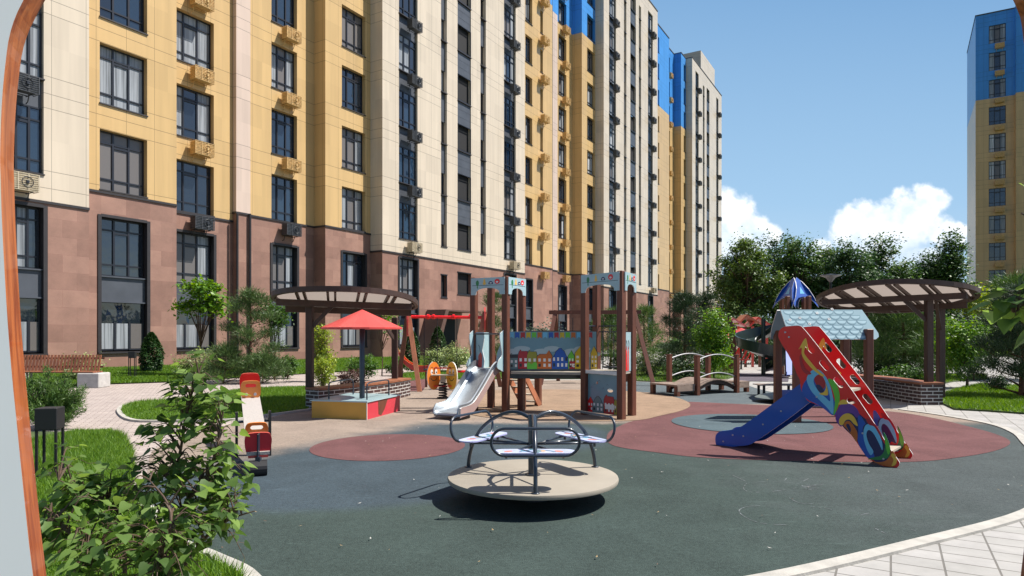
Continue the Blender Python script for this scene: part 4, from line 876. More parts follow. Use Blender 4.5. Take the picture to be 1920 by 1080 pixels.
# side panel of the right tower
T, n, ln = frame_of(pf, pg, vr); b = MB(); fr_ = (pf+n*.0, T, ZZ, n)
b.prism([[(PW/2, DK), (ln-PW/2, DK), (ln-PW/2, 1.55), (PW/2, 1.55)]], fr_, -.008, .008, 0, 1)
for q, mi in enumerate((2, 3, 4)): x = PW/2+.06+q*.10; b.prism([[(x, DK+.01), (x+.09, DK+.01), (x+.08, DK+.38-.06*q % .1), (x+.045, DK+.46), (x+.01, DK+.36)]], fr_, .008, .0096+.0003*q, mi)
for q in range(3): x = PW/2+.09+q*.12; b.tube([pf+T*x+n*.012+ZZ*(DK+.40), pf+T*(x+.02)+n*.012+ZZ*(DK+.5), pf+T*(x-.01)+n*.012+ZZ*(DK+.56)], .005, 5, mi=5)
b.build('side_panel', [M_pale, M_wh, M_pur, M_red, M_rust, M_dk], tw)
# climbing grid behind the right tower
b = MB()
for z in (1.56, 1.67): b.tube([ph_+ZZ*z, pg+ZZ*z], .012, 6)
for q in range(1, 6): p = ph_.lerp(pg, q/6); b.tube([p+ZZ*DK, p+ZZ*1.56], .008, 6)
b.build('railing', M_tube, tw); b = MB(); b.tube([pe+ZZ*1.67, ph_+ZZ*1.67], .014, 6); b.build('grab_bar', M_tube, tw)
# ladder stair down from the left tower
sd = Vector((.54, .84, 0)).normalized(); sw = Vector((sd.y, -sd.x, 0)); s0 = pd+sw*-.02+sd*.02
for q in (-.02, .40):
    b = MB(); a = s0-sw*.42+sw*q+ZZ*(DK+.02); b.beam(a, a+sd*.75-ZZ*DK, .03, .13, 0); b.build('stair_string', M_edge, tw)
for k in range(5):
    b = MB(); c = s0-sw*.22+sd*(.10+.135*k)+ZZ*(DK-.11-.155*k); b.box(c, (.16, .40, .025), math.atan2(sd.y, sd.x), 0); b.build('stair_tread', M_tanp, tw)
# steel slide
mid = (pa+pc)/2; od = vl.normalized(); sw = Vector((-od.y, od.x, 0)); prof = [(0, .86), (.12, .86), (.25, .80), (.45, .63), (.65, .46), (.85, .30), (1.0, .20), (1.15, .155), (1.32, .14), (1.42, .13), (1.46, .09)]
pr = spline([(a, z, 0) for a, z in prof], 4); HW = .25
b = MB(); fs = []; vs = []
cross = [(-HW-.02, .14), (-HW, .15), (-HW, .03), (-HW+.04, 0), (HW-.04, 0), (HW, .03), (HW, .15), (HW+.02, .14), (HW+.02, -.03), (-HW-.02, -.03)]
for i, p in enumerate(pr):
    t = (pr[min(i+1, len(pr)-1)]-pr[max(i-1, 0)]).normalized(); nn = (-t.y, t.x); sc = 1 if i < len(pr)-5 else max(.35, (len(pr)-1-i)/5)
    for (x, h_) in cross: hh = h_*sc if h_ > .05 else h_; q = mid+od*(p.x-nn[0]*-hh*0+nn[0]*hh)+sw*x+ZZ*(p.y+nn[1]*hh); vs.append(q)
k = len(cross)
for i in range(len(pr)-1):
    for j in range(k): j2 = (j+1) % k; fs.append((i*k+j, i*k+j2, (i+1)*k+j2, (i+1)*k+j))
fs += [tuple(range(k)), tuple((len(pr)-1)*k+j for j in range(k-1, -1, -1))]
b.add(vs, fs); b.build('slide_chute', M_steel, tw, autos=35)
for q in (-1, 1):
    b = MB(); pts_ = []
    fr_ = (mid+sw*q*(HW+.021), od, ZZ, sw*q)
    up_ = [(p.x, p.y+.10) for p in pr[:-3]]; dn_ = [(p.x, max(.02, p.y-.07)) for p in reversed(pr[:-3])]
    b.prism([up_+dn_], fr_, 0, .014, 0, 1); b.build('slide_side', [pm('mauve_slide_side', (.38, .26, .24)), M_wh], tw)
# printed wings at the top of the slide
for q, (x0, x1) in enumerate(((-HW-.10, -HW-.085), (HW+.085, HW+.10))):
    b = MB(); fr_ = (mid+sw*x0, od, ZZ, sw)
    lp = sm([(-.05, .84), (.20, .84), (.30, .90), (.24, 1.02), (.12, 1.12), (.16, 1.3), (.20, 1.48), (.12, 1.56), (-.05, 1.56)], 3); b.prism([lp], fr_, 0, .016, 0, 1); b.build('slide_wing', [M_pale, M_wh], tw)
T, n, ln = frame_of(pa, pc, vl); b = MB(); fr_ = (pa+n*.02, T, ZZ, n)
b.prism([[(PW/2, DK), (.24, DK), (.26, 1.0), (.21, 1.2), (.25, 1.4), (.24, 1.555), (PW/2, 1.555)]], fr_, -.008, .008, 0, 1)
b.prism([[(.11, DK+.02), (.20, DK+.02), (.21, DK+.26), (.17, DK+.33), (.12, DK+.25)]], fr_, .008, .0105, 2); b.tube([pa+n*.03+T*.16+ZZ*1.17, pa+n*.03+T*.15+ZZ*1.27, pa+n*.03+T*.12+ZZ*1.3], .005, 5, mi=3); b.build('side_panel', [M_pale, M_wh, M_rust, M_dk], tw)
b = MB(); fr_ = (pa+n*.02, T, ZZ, n); b.prism([[(ln-.22, DK), (ln-PW/2, DK), (ln-PW/2, 1.555), (ln-.13, 1.555), (ln-.11, 1.3), (ln-.18, 1.15)]], fr_, -.008, .008, 0, 1); b.build('side_panel', [M_pale, M_wh], tw)
b = MB(); b.tube([pa+n*.05+ZZ*1.52, pc+n*.05+ZZ*1.52], .014, 8); b.build('grab_bar', M_tube, tw)
T, n, ln = frame_of(pa, pb, Vector((-1,0,0))); b = MB(); fr_ = (pa, T, ZZ, n); b.prism([[(PW/2, DK), (ln-PW/2, DK), (ln-PW/2, 1.55), (PW/2, 1.55)]], fr_, -.008, .008, 0, 1); b.prism([[(.15, DK+.02), (.38, DK+.02), (.36, DK+.3), (.22, DK+.34)]], fr_, .008, .010, 2); b.build('side_panel', [M_pale, M_wh, M_rust], tw)

# ---- sandbox with red parasol roof
sb0, sbl, sbr = G(687.5, 788), G(587.5, 784.5), G(762.5, 771)
T1 = (sbl-sb0).normalized(); T2 = Vector((-T1.y, T1.x, 0)); T2 = T2 if T2.y > 0 else -T2
L1, L2, SH = 1.08, 1.42, .31
sbx = thing('sandbox', 'small square play table box with yellow front, red side and red parasol', 'sandbox', sb0+T1*L1/2+T2*L2/2)
b = MB(); b.fbox(sb0+ZZ*0, T1*L1, T2*.03, ZZ*SH); b.build('front_board', pm('mustard_paint', (.62, .33, .05), .5, .1), sbx)
b = MB(); b.fbox(sb0+T2*.031, T1*.03, T2*(L2-.03), ZZ*SH); b.prism([[(.45, SH-.01), (.47, .05), (.58, .02), (.72, .12), (.86, SH-.01)]], (sb0, T2, ZZ, -T1), 0, .003, 1); b.build('side_board', [pm('crimson_paint', (.55, .04, .06), .5, .1), M_post], sbx)
b = MB(); b.fbox(sb0+T1*(L1-.03)+T2*.031, T1*.03, T2*(L2-.03), ZZ*SH); b.fbox(sb0+T1*.03+T2*(L2-.03), T1*(L1-.06), T2*.03, ZZ*SH); b.build('rear_board', M_or, sbx)
b = MB(); b.fbox(sb0+T1*-.02+T2*-.02+ZZ*(SH+.002), T1*(L1+.04), T2*(L2+.04), ZZ*.022); b.build('lid', M_pale, sbx)
b = MB(); b.fbox(sb0-T1*.012-T2*.012, T1*.012, T2*.012, ZZ*(SH-.002)); b.build('corner_trim', M_wh, sbx)
c = P(679, 748, 12.1); c = Vector((c.x, 12.1, 0))
b = MB(); b.lathe(c, [(.05, SH+.02), (.05, 1.62), (.03, 1.66)], 14); b.build('pole', M_tube, sbx, autos=40)
b = MB(); n_ = 16; apex = c+ZZ*1.97; rim = [c+Vector((.74*math.cos(2*math.pi*i/n_), .74*math.sin(2*math.pi*i/n_), 1.635)) for i in range(n_)]
b.add([apex]+rim+[r+ZZ*-.03 for r in rim]+[apex-ZZ*.03], [(0, 1+i, 1+(i+1) % n_) for i in range(n_)]+[(1+i, 17+i, 17+(i+1) % n_, 1+(i+1) % n_) for i in range(n_)]+[(33, 17+(i+1) % n_, 17+i) for i in range(n_)])
b.build('parasol', mat('red_parasol', (.62, .07, .06), .45, .1, 3), sbx)
for dx in (.12, L1-.2):
    b = MB(); p = sb0+T1*dx+T2*.25; b.tube(spline([p+ZZ*SH, p+ZZ*.56, p+T2*.07+ZZ*.63, p+T2*.5+ZZ*.64, p+T2*.85+ZZ*.63, p+T2*.92+ZZ*.56, p+T2*.92+ZZ*SH], 4), .014, 7); b.build('hoop_rail', M_tube, sbx, smooth=True)

# ---- shelters: tilted oval timber roof on posts over a curved brick seat
M_beam = mat('roof_timber', (.055, .030, .023), .55, .2, 6, .15, 60); M_rimlit = mat('roof_rim', (.16, .11, .085), .5, .2, 6)  # sunlit look of the rim's top is put into a lighter brown
def poly_mat():
    m, t, b = newmat('milky_roof_sheet'); n = t.nodes; l = t.links; b.inputs['Base Color'].default_value = (.30, .24, .21, 1); b.inputs['Roughness'].default_value = .35
    tr = n.new('ShaderNodeBsdfTranslucent'); tr.inputs[0].default_value = (.25, .21, .185, 1); mx = n.new('ShaderNodeMixShader'); mx.inputs[0].default_value = .8; l.new(b.outputs[0], mx.inputs[1]); l.new(tr.outputs[0], mx.inputs[2]); l.new(mx.outputs[0], n['Material Output'].inputs[0]); return m
M_poly = poly_mat(); M_spost = mat('shelter_post_stain', (.052, .026, .020), .55, .25, 6, .15, 60, stretch=(4, 4, .6))
def brick_mat():
    m, t, b = newmat('dark_brick'); n = t.nodes; l = t.links; tcx = n.new('ShaderNodeUVMap'); tcx.uv_map = 'UVMap'
    br = n.new('ShaderNodeTexBrick'); l.new(tcx.outputs[0], br.inputs['Vector']); br.inputs['Scale'].default_value = 1; br.inputs['Brick Width'].default_value = .26; br.inputs['Row Height'].default_value = .075; br.inputs['Mortar Size'].default_value = .009; br.inputs['Mortar Smooth'].default_value = .1
    br.inputs['Color1'].default_value = (.045, .024, .022, 1); br.inputs['Color2'].default_value = (.075, .035, .03, 1); br.inputs['Mortar'].default_value = (.55, .53, .50, 1)
    nz = n.new('ShaderNodeTexNoise'); nz.inputs['Scale'].default_value = 9; l.new(tcx.outputs[0], nz.inputs['Vector']); hs = n.new('ShaderNodeHueSaturation'); l.new(br.outputs['Color'], hs.inputs['Color']); a = n.new('ShaderNodeMath'); a.operation = 'MULTIPLY_ADD'; l.new(nz.outputs['Fac'], a.inputs[0]); a.inputs[1].default_value = .8; a.inputs[2].default_value = .6; l.new(a.outputs[0], hs.inputs['Value'])
    l.new(hs.outputs[0], b.inputs['Base Color']); b.inputs['Roughness'].default_value = .6
    bp = n.new('ShaderNodeBump'); bp.inputs['Strength'].default_value = .5; bp.inputs['Distance'].default_value = .01; l.new(br.outputs['Fac'], bp.inputs['Height']); bp.invert = True; l.new(bp.outputs[0], b.inputs['Normal']); return m
M_brick = brick_mat(); M_seat = mat('seat_timber', (.27, .10, .05), .5, .25, 6, .2, 40, stretch=(1, 1, 1))
def shelter(label, wl, c, a_, b_, z0, gx, gy, jang, posts, path, wall_h, wall_w):
    s = thing('shelter', label, 'shelter', (c[0], c[1], 0))
    zf = lambda x, y: z0+gx*(x-c[0])+gy*(y-c[1])
    def edge(t, k=1.0): ct, st = math.cos(t), math.sin(t); ex = abs(ct)**.85*(1 if ct >= 0 else -1); ey = abs(st)**.85*(1 if st >= 0 else -1); return Vector((c[0]+a_*k*ex, c[1]+b_*k*ey, 0))
    n_ = 48; b = MB()
    for i in range(n_):
        t1, t2 = 2*math.pi*i/n_, 2*math.pi*(i+1)/n_; q = []
        for t, k in ((t1, 1), (t2, 1), (t2, .955), (t1, .955)): p = edge(t, k); q.append(p+ZZ*zf(p.x, p.y))
        lo_ = [x-ZZ*.10 for x in q]
        b.quad(*q, 1); b.quad(*reversed(lo_), 0); b.quad(q[0], lo_[0], lo_[1], q[1], 0); b.quad(q[2], lo_[2], lo_[3], q[3], 0)
    b.build('roof_rim', [M_beam, M_rimlit], s)
    b = MB(); ring = []
    for i in range(n_): p = edge(2*math.pi*i/n_, .955); ring.append(p+ZZ*(zf(p.x, p.y)-.012))
    cc_ = Vector((c[0], c[1], zf(*c)-.012)); b.add(ring+[cc_], [(i, (i+1) % n_, n_) for i in range(n_)]); b.build('roof_sheet', M_poly, s)
    jd = Vector((math.cos(jang), math.sin(jang), 0)); jn = Vector((-jd.y, jd.x, 0)); R_ = max(a_, b_)
    def span(off, d, nn):
        ts = [t/40*R_*1.2 for t in range(-40, 41)]; ins = []
        for t in ts:
            p = Vector((c[0], c[1], 0))+nn*off+d*t; x, y = (p.x-c[0])/a_/.95, (p.y-c[1])/b_/.95
            if abs(x)**2.3+abs(y)**2.3 <= 1: ins.append(t)
        return (min(ins), max(ins)) if len(ins) > 1 else None
    k = 0; off = -R_*.9
    while off < R_*.9:
        for o2 in (0, .14):
            sp_ = span(off+o2, jd, jn)
            if sp_:
                p = Vector((c[0], c[1], 0))+jn*(off+o2)+jd*sp_[0]; q = Vector((c[0], c[1], 0))+jn*(off+o2)+jd*sp_[1]
                b = MB(); b.beam(p+ZZ*(zf(p.x, p.y)-.075), q+ZZ*(zf(q.x, q.y)-.075), .045, .075); b.build('rafter', M_beam, s)
        off += .58
    for off in (-.32*R_, .30*R_):
        sp_ = span(off, jn, jd)
        if sp_: p = Vector((c[0], c[1], 0))+jd*off+jn*sp_[0]; q = Vector((c[0], c[1], 0))+jd*off+jn*sp_[1]; b = MB(); b.beam(p+ZZ*(zf(p.x, p.y)-.19), q+ZZ*(zf(q.x, q.y)-.19), .10, .13); b.build('roof_beam', M_beam, s)
    for (x, y, zb, lean) in posts:
        b = MB(); t = zf(x, y)-.15; b.box((x, y, (zb+t)/2), (.14, .14, t-zb), 0, 0, .01); b.build('post', M_spost, s)
        b = MB(); b.beam((x, y, t-.55), (x+lean[0], y+lean[1], zf(x+lean[0], y+lean[1])-.14), .06, .08); b.build('brace', M_beam, s)
    pth = spline([(x, y, 0) for x, y in path], 8); b = MB(); L_, R2, D_ = [], [], [0]
    for i, p in enumerate(pth):
        t = (pth[min(i+1, len(pth)-1)]-pth[max(i-1, 0)]).normalized(); nn = Vector((t.y, -t.x, 0)); L_.append(p+nn*wall_w/2); R2.append(p-nn*wall_w/2)
        if i: D_.append(D_[-1]+(p-pth[i-1]).length)
    b2 = MB(); uvs = {}
    for i in range(len(pth)-1):
        for A1, A2 in ((L_[i], L_[i+1]), (R2[i+1], R2[i])): b.quad(A1, A2, A2+ZZ*wall_h, A1+ZZ*wall_h)
    b.quad(R2[0], L_[0], L_[0]+ZZ*wall_h, R2[0]+ZZ*wall_h); b.quad(L_[-1], R2[-1], R2[-1]+ZZ*wall_h, L_[-1]+ZZ*wall_h); b.quad(L_[0]+ZZ*wall_h, L_[-1]+ZZ*wall_h, R2[-1]+ZZ*wall_h, R2[0]+ZZ*wall_h)
    for i in range(len(pth)):
        for q, sg in ((L_[i], 0), (R2[i], 1)): uvs[(round(q.x, 4), round(q.y, 4))] = D_[i]+(wall_w if (sg and i == 0) else 0)
    w0_ = D_[-1]
    b.uv = lambda v: (uvs.get((round(v[0], 4), round(v[1], 4)), 0)+0, v[2]); o = b.build('brick_seat_wall', M_brick, s)
    # end faces need their own run of bricks
    ul = o.data.uv_layers[0]; npan = 2*(len(pth)-1)
    for pi in (npan, npan+1):
        for li, cu_ in zip(o.data.polygons[pi].loop_indices, ((0, 0), (wall_w, 0), (wall_w, wall_h), (0, wall_h))): ul.data[li].uv = cu_
    wd2 = wall_w/2+.03; mb2 = MB()
    for i in range(len(pth)-1):
        t1 = (pth[min(i+1, len(pth)-1)]-pth[max(i-1, 0)]).normalized(); t2 = (pth[min(i+2, len(pth)-1)]-pth[i]).normalized(); n1 = Vector((t1.y, -t1.x, 0)); n2 = Vector((t2.y, -t2.x, 0))
        a1, a2, c1, c2 = pth[i]+n1*wd2, pth[i+1]+n2*wd2, pth[i+1]-n2*wd2, pth[i]-n1*wd2; h1, h2 = ZZ*(wall_h+.003), ZZ*(wall_h+.045)
        mb2.quad(a1+h2, a2+h2, c1+h2, c2+h2); mb2.quad(a1+h1, a2+h1, a2+h2, a1+h2); mb2.quad(c1+h1, c2+h1, c2+h2, c1+h2)
        if i == 0: mb2.quad(c2+h1, a1+h1, a1+h2, c2+h2)
        if i == len(pth)-2: mb2.quad(a2+h1, c1+h1, c1+h2, a2+h2)
    mb2.build('seat_top', M_seat, s)
    return s
shelter('timber shelter with oval slatted roof behind the red parasol, brick seat below', 0, (-3.48, 13.9), 1.46, 1.65, 2.26, 0, -.095, math.radians(105),
        [(-4.1, 13.3, .44, (.5, .1)), (-2.84, 15.9, .44, (-.3, -.6)), (-2.75, 15.55, .44, (.3, -.5)) ][:2], [(-4.0, 13.12), (-3.6, 13.7), (-3.15, 14.6), (-2.85, 15.5), (-2.7, 16.2)], .40, .40)
shelter('larger timber shelter with oval roof and brick seat at right behind the slide', 0, (8.70, 15.0), 1.48, 1.72, 2.40, -.09, -.12, math.radians(47),
        [(9.02, 14.2, .48, (-.5, .2)), (9.80, 15.0, .0, (-.5, -.6)), (8.7, 17.0, .48, (.3, -.4))], [(8.95, 13.98), (8.93, 14.6), (9.0, 15.4), (9.0, 16.2), (8.75, 17.1), (8.2, 17.9)], .44, .48)

# ---- swings
def aframe(b, base1, base2, top, w_=.09, d_=.05):
    b.beam(base1, top, d_, w_); b.beam(base2, top, d_, w_)
sw1 = thing('swing', 'swing set with red top beam behind the yellow spring toy', 'swing', (-1.7, 17.8, 0))
tL, tR = Vector((-2.85, 18.0, 2.12)), Vector((-.75, 18.1, 2.10))
for nm, tp in (('leg', tL), ('leg', tR)):
    for dx, dy in ((.42, -.75), (-.42, .75)):
        b = MB(); q = tp+Vector((dx*(1 if tp is tL else -1), dy, -tp.z)); b.beam(q, tp+(tp-q).normalized()*.03, .07, .12, 0, (1, 0, 0)); b.build('leg', M_edge if dy < 0 else M_post, sw1)
b = MB(); b.tube([tL+Vector((.03, 0, -.12)), tR+Vector((-.03, 0, -.12))], .045, 10)
for x in (.55, .7, 1.25, 1.7): b.tube([tL+Vector((x-.03, 0, -.12)), tL+Vector((x+.03, 0, -.12))], .07, 10)
b.build('top_beam', M_red, sw1)
for tp in (tL, tR):
    b = MB(); lp = [(-.2, -.62), (-.23, -.2), (-.19, .04), (-.08, .16), (.08, .16), (.19, .04), (.23, -.2), (.2, -.62), (0, -.66)]; b.prism([lp], (tp, (tR-tL).normalized().cross(ZZ), ZZ, (tR-tL).normalized()), -.02, .02, 0, 1); b.build('top_plate', [M_dred, M_rust], sw1)
def swingseat(par, x, tp, z_, m, wd_=.42):
    for q in (-wd_/2, wd_/2):
        b = MB(); b.tube([tp+Vector((x+q, 0, -.16)), Vector((tp.x+x+q, tp.y, z_))], .011, 5); b.build('chain', M_black, par)
    b = MB(); b.box((tp.x+x, tp.y, z_), (wd_+.03, .24, .05), 0, 0, .02); b.build('seat', m, par)
swingseat(sw1, 1.55, tL, .50, M_red); swingseat(sw1, .62, tL, .55, M_black, .36)
hm = thing('curved_slide', 'short curved orange chute behind the right post of the left shelter', 'chute', (-3.0, 18.6, 0))
b = MB(); arc = [(-.42, 1.12), (-.30, .88), (-.12, .72), (.12, .62), (.36, .63), (.46, .66)]; ap = [tuple(p[:2]) for p in spline([(x, z, 0) for x, z in arc], 4)]
for yy in (0, .42):
    b = MB(); b.prism([ap+[(x+.02, z-.17) for x, z in reversed(ap)]], (Vector((-2.8, 18.55+yy, 0)), Vector((1,0,0)), ZZ, Vector((0,1,0))), -.012, .012, 0, 1); b.build('side', [M_rust, M_ye], hm)
b = MB()
for (x1, z1), (x2, z2) in zip(ap[:-1], ap[1:]): b.fbox((-2.8+x1, 18.563, z1-.14), (x2-x1, 0, z2-z1), (0, .394, 0), (0, 0, .02))
b.build('bed', M_rust, hm)
for x, z in ((-.35, .8), (.35, .48)):
    b = MB(); b.beam((-2.8+x, 18.75, 0), (-2.8+x, 18.75, z), .06, .06); b.build('leg', M_post, hm)
sw2_ = thing('swing', 'dark brown swing frame standing behind the town panel bridge', 'swing', (2.5, 20.3, 0))
tL2, tR2 = Vector((1.35, 20.4, 2.2)), Vector((3.75, 20.1, 2.2))
for tp in (tL2, tR2):
    for dx, dy in ((-.5, -.9), (.15, .9)):
        b = MB(); q = tp+Vector((dx*(1 if tp is tL2 else -.8), dy, -tp.z)); b.beam(q, tp+(tp-q).normalized()*.06, .08, .12, 0, (1, 0, 0)); b.build('leg', M_post, sw2_)
b = MB(); b.beam(tL2+Vector((-.2, 0, 0)), tR2+Vector((.2, 0, 0)), .10, .12); b.build('top_beam', M_post, sw2_)
swingseat(sw2_, .75, tL2, .5, M_black); swingseat(sw2_, 1.7, tL2, .5, M_black)

# ---- spring toy with two face discs
st = thing('spring_toy', 'spring seesaw with two yellow oval face panels beside the steel slide', 'spring rocker', (-1.62, 15.4, 0))
b = MB(); b.tube([Vector((-1.62+.09*math.cos(a), 15.4+.09*math.sin(a), .05+.33*a/(2*math.pi*5.5))) for a in [i*.45 for i in range(int(2*math.pi*5.5/.45))]], .018, 6); b.lathe((-1.62, 15.4, 0), [(.14, 0), (.14, .04), (.05, .05)], 14); b.build('spring', M_black, st)
b = MB(); b.box((-1.62, 15.4, .47), (.12, .12, .16), 0, 0); b.box((-1.62, 15.4, .56), (.55, .22, .03), 0, 0, .01); b.build('seat_board', M_tanp, st)
for i, (x, m_) in enumerate(((-1.84, M_or), (-1.41, M_ye))):
    b = MB(); S_ = Vector((.70, -.714, 0)) if i else Vector((.70, .714, 0)); n_ = S_.cross(ZZ)
    fr_ = (Vector((x, 15.4, .54)), S_, ZZ, n_); b.prism([circ(0, 0, .20, .33, 26)], fr_, -.012, .012, 0, 1)
    sd_ = .012
    for q in (-.065, .065): b.prism([circ(q, .10, .035, .06, 14)], fr_, sd_, sd_+.002, 2); b.prism([circ(q+.01, .08, .016, .024, 10)], fr_, sd_, sd_+.0035, 3); b.prism([fan_arc(q, .16, .05, 30, 150, 6)+list(reversed(fan_arc(q, .16, .04, 30, 150, 6)))], fr_, sd_, sd_+.002, 3)
    b.prism([fan_arc(0, -.02, .10, 200, 340, 10)+list(reversed(fan_arc(0, -.02, .085, 200, 340, 10)))], fr_, sd_, sd_+.002, 3)
    b.build('face_panel', [m_, M_wh, M_wh, M_dk], st)
b = MB(); b.tube([(-1.95, 15.4, .30), (-1.30, 15.4, .30)], .015, 6); b.build('foot_bar', M_red, st)
b = MB(); b.tube([(-1.95, 15.4, .72), (-1.30, 15.4, .72)], .015, 6); b.build('grip', M_dred, st)

# ---- seesaw
se = thing('seesaw', 'wooden seesaw with red back plates and orange handles beside the leafy bush', 'seesaw', (-3.15, 7.95, 0))
n0 = Vector((-2.70, 6.98, .24)); f0 = Vector((-3.66, 9.15, .72)); ax = (f0-n0).normalized(); sx = ax.cross(ZZ).normalized(); up = sx.cross(ax).normalized(); ln = (f0-n0).length
b = MB(); b.fbox(n0-sx*.115-up*.02, ax*ln, sx*.23, up*.035); b.build('board', mat('white_grip_board', (.42, .38, .35), .7, .1, 60, .5, 60), se)
def plate(o, n_, w1, w2, h_, hole, ms, nm, th=.011):
    b = MB(); lp = sm([(-w1/2, 0), (-w2/2, h_*.55), (-w2/2+.01, h_*.85), (-w2/2+.05, h_), (w2/2-.05, h_), (w2/2-.01, h_*.85), (w2/2, h_*.55), (w1/2, 0)], 3)
    loops = [lp]
    if hole: loops.append(slot(0, h_*.72, w2*.34, .052, math.pi/2))
    b.prism(loops, (o, sx, up, ax), -th, th, 0, 1)
    if hole:
        for q in (-.055, .055): b.prism([circ(q, .05, .019, None, 12)], (o, sx, up, ax), -th-.02, -th, 2)
    b.build(nm, ms, se)
plate(n0+ax*.03+up*-.02, ax, .19, .27, .24, False, [M_dred, M_rust], 'back_plate'); plate(n0+ax*.38+up*.016, ax, .20, .24, .20, True, [M_ora, M_or, M_bolt], 'handle')
plate(f0-ax*.03+up*.0, ax, .20, .26, .26, False, [M_red, M_rust], 'back_plate'); plate(f0-ax*.38+up*.016, ax, .20, .25, .23, True, [M_or, M_ora, M_bolt], 'handle')
b = MB(); b.beam(n0-ax*.012+up*.22, n0-ax*.012-up*.06, .012, .05); b.box(n0-ax*.02+Vector((0,0,-.1)), (.05, .05, .14), 0); b.build('bracket', M_tube, se)
b = MB(); q = n0+Vector((.0, -.01, -.155)); b.tube([q-sx*.09, q+sx*.09], .085, 16); b.build('tyre_buffer', M_black, se)
b = MB(); b.fbox(n0-sx*.10-up*.05+ax*.0, ax*.36, sx*.20, up*.028); b.build('seat_pad', M_rust, se)
pv = n0.lerp(f0, .5)
for q in (-.19, .19):
    b = MB(); b.fbox(Vector((pv.x, pv.y, 0))+sx*q-sx*.015-Vector((ax.x, ax.y, 0)).normalized()*.05, sx*.03, Vector((ax.x, ax.y, 0)).normalized()*.10, ZZ*.56); b.build('stand_plate', M_black, se)
b = MB(); b.tube([pv-sx*.2-up*.04, pv+sx*.2-up*.04], .02, 8); b.build('axle', M_tube, se)

# ---- arched timber bridge
br_ = thing('play_bridge', 'low timber arched bridge with end platforms left of the slide', 'play bridge', (4.9, 16.6, 0))
q0 = G(1307, 742); q1 = G(1381, 737); AX = (q1-q0).normalized(); WX = Vector((-AX.y, AX.x, 0)); WB = .95; GL_ = (q1-q0).length
M_plank = mat('weathered_plank', (.26, .19, .15), .7, .25, 8, .3, 50); M_rail = mat('grey_rail', (.35, .35, .36), .4, metal=.6)
for q, s_ in ((q0, 0), (q1, 1)):
    for w_ in (0, WB): b = MB(); p = q+WX*w_; b.box(p+ZZ*.49, (.115, .115, .98), math.atan2(AX.y, AX.x), 0, .01); b.box(p+ZZ*.985, (.125, .125, .02), math.atan2(AX.y, AX.x)); b.build('post', M_post, br_)
    sgn = -1 if s_ == 0 else 1; LN = .62 if s_ == 0 else .45
    b = MB(); o = q+AX*sgn*.06; 
    for k in range(5): b.fbox(o+AX*sgn*(LN*k/5)+ZZ*.25, AX*sgn*(LN/5-.008), WX*WB, ZZ*.04)
    b.fbox(o+AX*sgn*.02+ZZ*.13, AX*sgn*(LN-.04), WX*.05, ZZ*.12); b.build('platform', M_plank, br_)
    for w_ in (.06, WB-.06): b = MB(); b.box(o+AX*sgn*(LN-.06)+WX*w_+ZZ*.125, (.11, .11, .25), math.atan2(AX.y, AX.x), 0, .008); b.build('leg', M_post, br_)
na = 12
for w_ in (.03, WB-.06):
    b = MB(); lp = [(GL_*i/na, .16+.20*math.sin(math.pi*i/na)) for i in range(na+1)]; b.prism([lp+[(x, z-.09) for x, z in reversed(lp)]], (q0+WX*w_, AX, ZZ, WX), 0, .04); b.build('arch_beam', M_beam, br_)
b = MB()
for i in range(na): x1, x2 = GL_*i/na, GL_*(i+1)/na-.008; z1, z2 = .165+.20*math.sin(math.pi*i/na), .165+.20*math.sin(math.pi*(i+1)/na); b.fbox(q0+AX*x1+ZZ*z1, AX*(x2-x1)+ZZ*(z2-z1), WX*WB, ZZ*.025)
b.build('arch_deck', M_plank, br_)
for w_ in (0, WB):
    for zz in (.88, .42): b = MB(); b.tube([q0+WX*w_+AX*(GL_*i/10)+ZZ*(zz+.13*math.sin(math.pi*i/10)) for i in range(11)], .016, 6); b.build('rail', M_rail, br_)
rr = [(q0-AX*.06-WX*0, )]
# ---- low round rocker beyond the slide
rk = thing('balance_disc', 'low grey balance rocker on the blue-grey surface behind the chute', 'rocker', (6.1, 14.6, 0))
b = MB(); b.lathe((6.1, 14.6, 0), [(.02, .17), (.30, .20), (.55, .16), (.66, .11), (.55, .10), (.02, .12)], 28); b.build('disc', mat('grey_disc', (.16, .19, .18), .6), rk, autos=50)
b = MB(); b.lathe((6.1, 14.6, 0), [(.12, 0), (.12, .11)], 12); b.build('foot', M_black, rk)
rk2 = thing('play_table', 'low slatted grey table near the arched bridge', 'table', (6.5, 16.3, 0))
for k in range(5): b = MB(); b.fbox((6.05, 16.0+.1*k, .26), (.95, 0, 0), (0, .085, 0), (0, 0, .02)); b.build('slat', M_plank, rk2)
for x, y in ((6.15, 16.05), (6.9, 16.05), (6.15, 16.4), (6.9, 16.4)): b = MB(); b.fbox((x, y, 0), (.05, 0, 0), (0, .05, 0), (0, 0, .258)); b.build('leg', M_black, rk2)

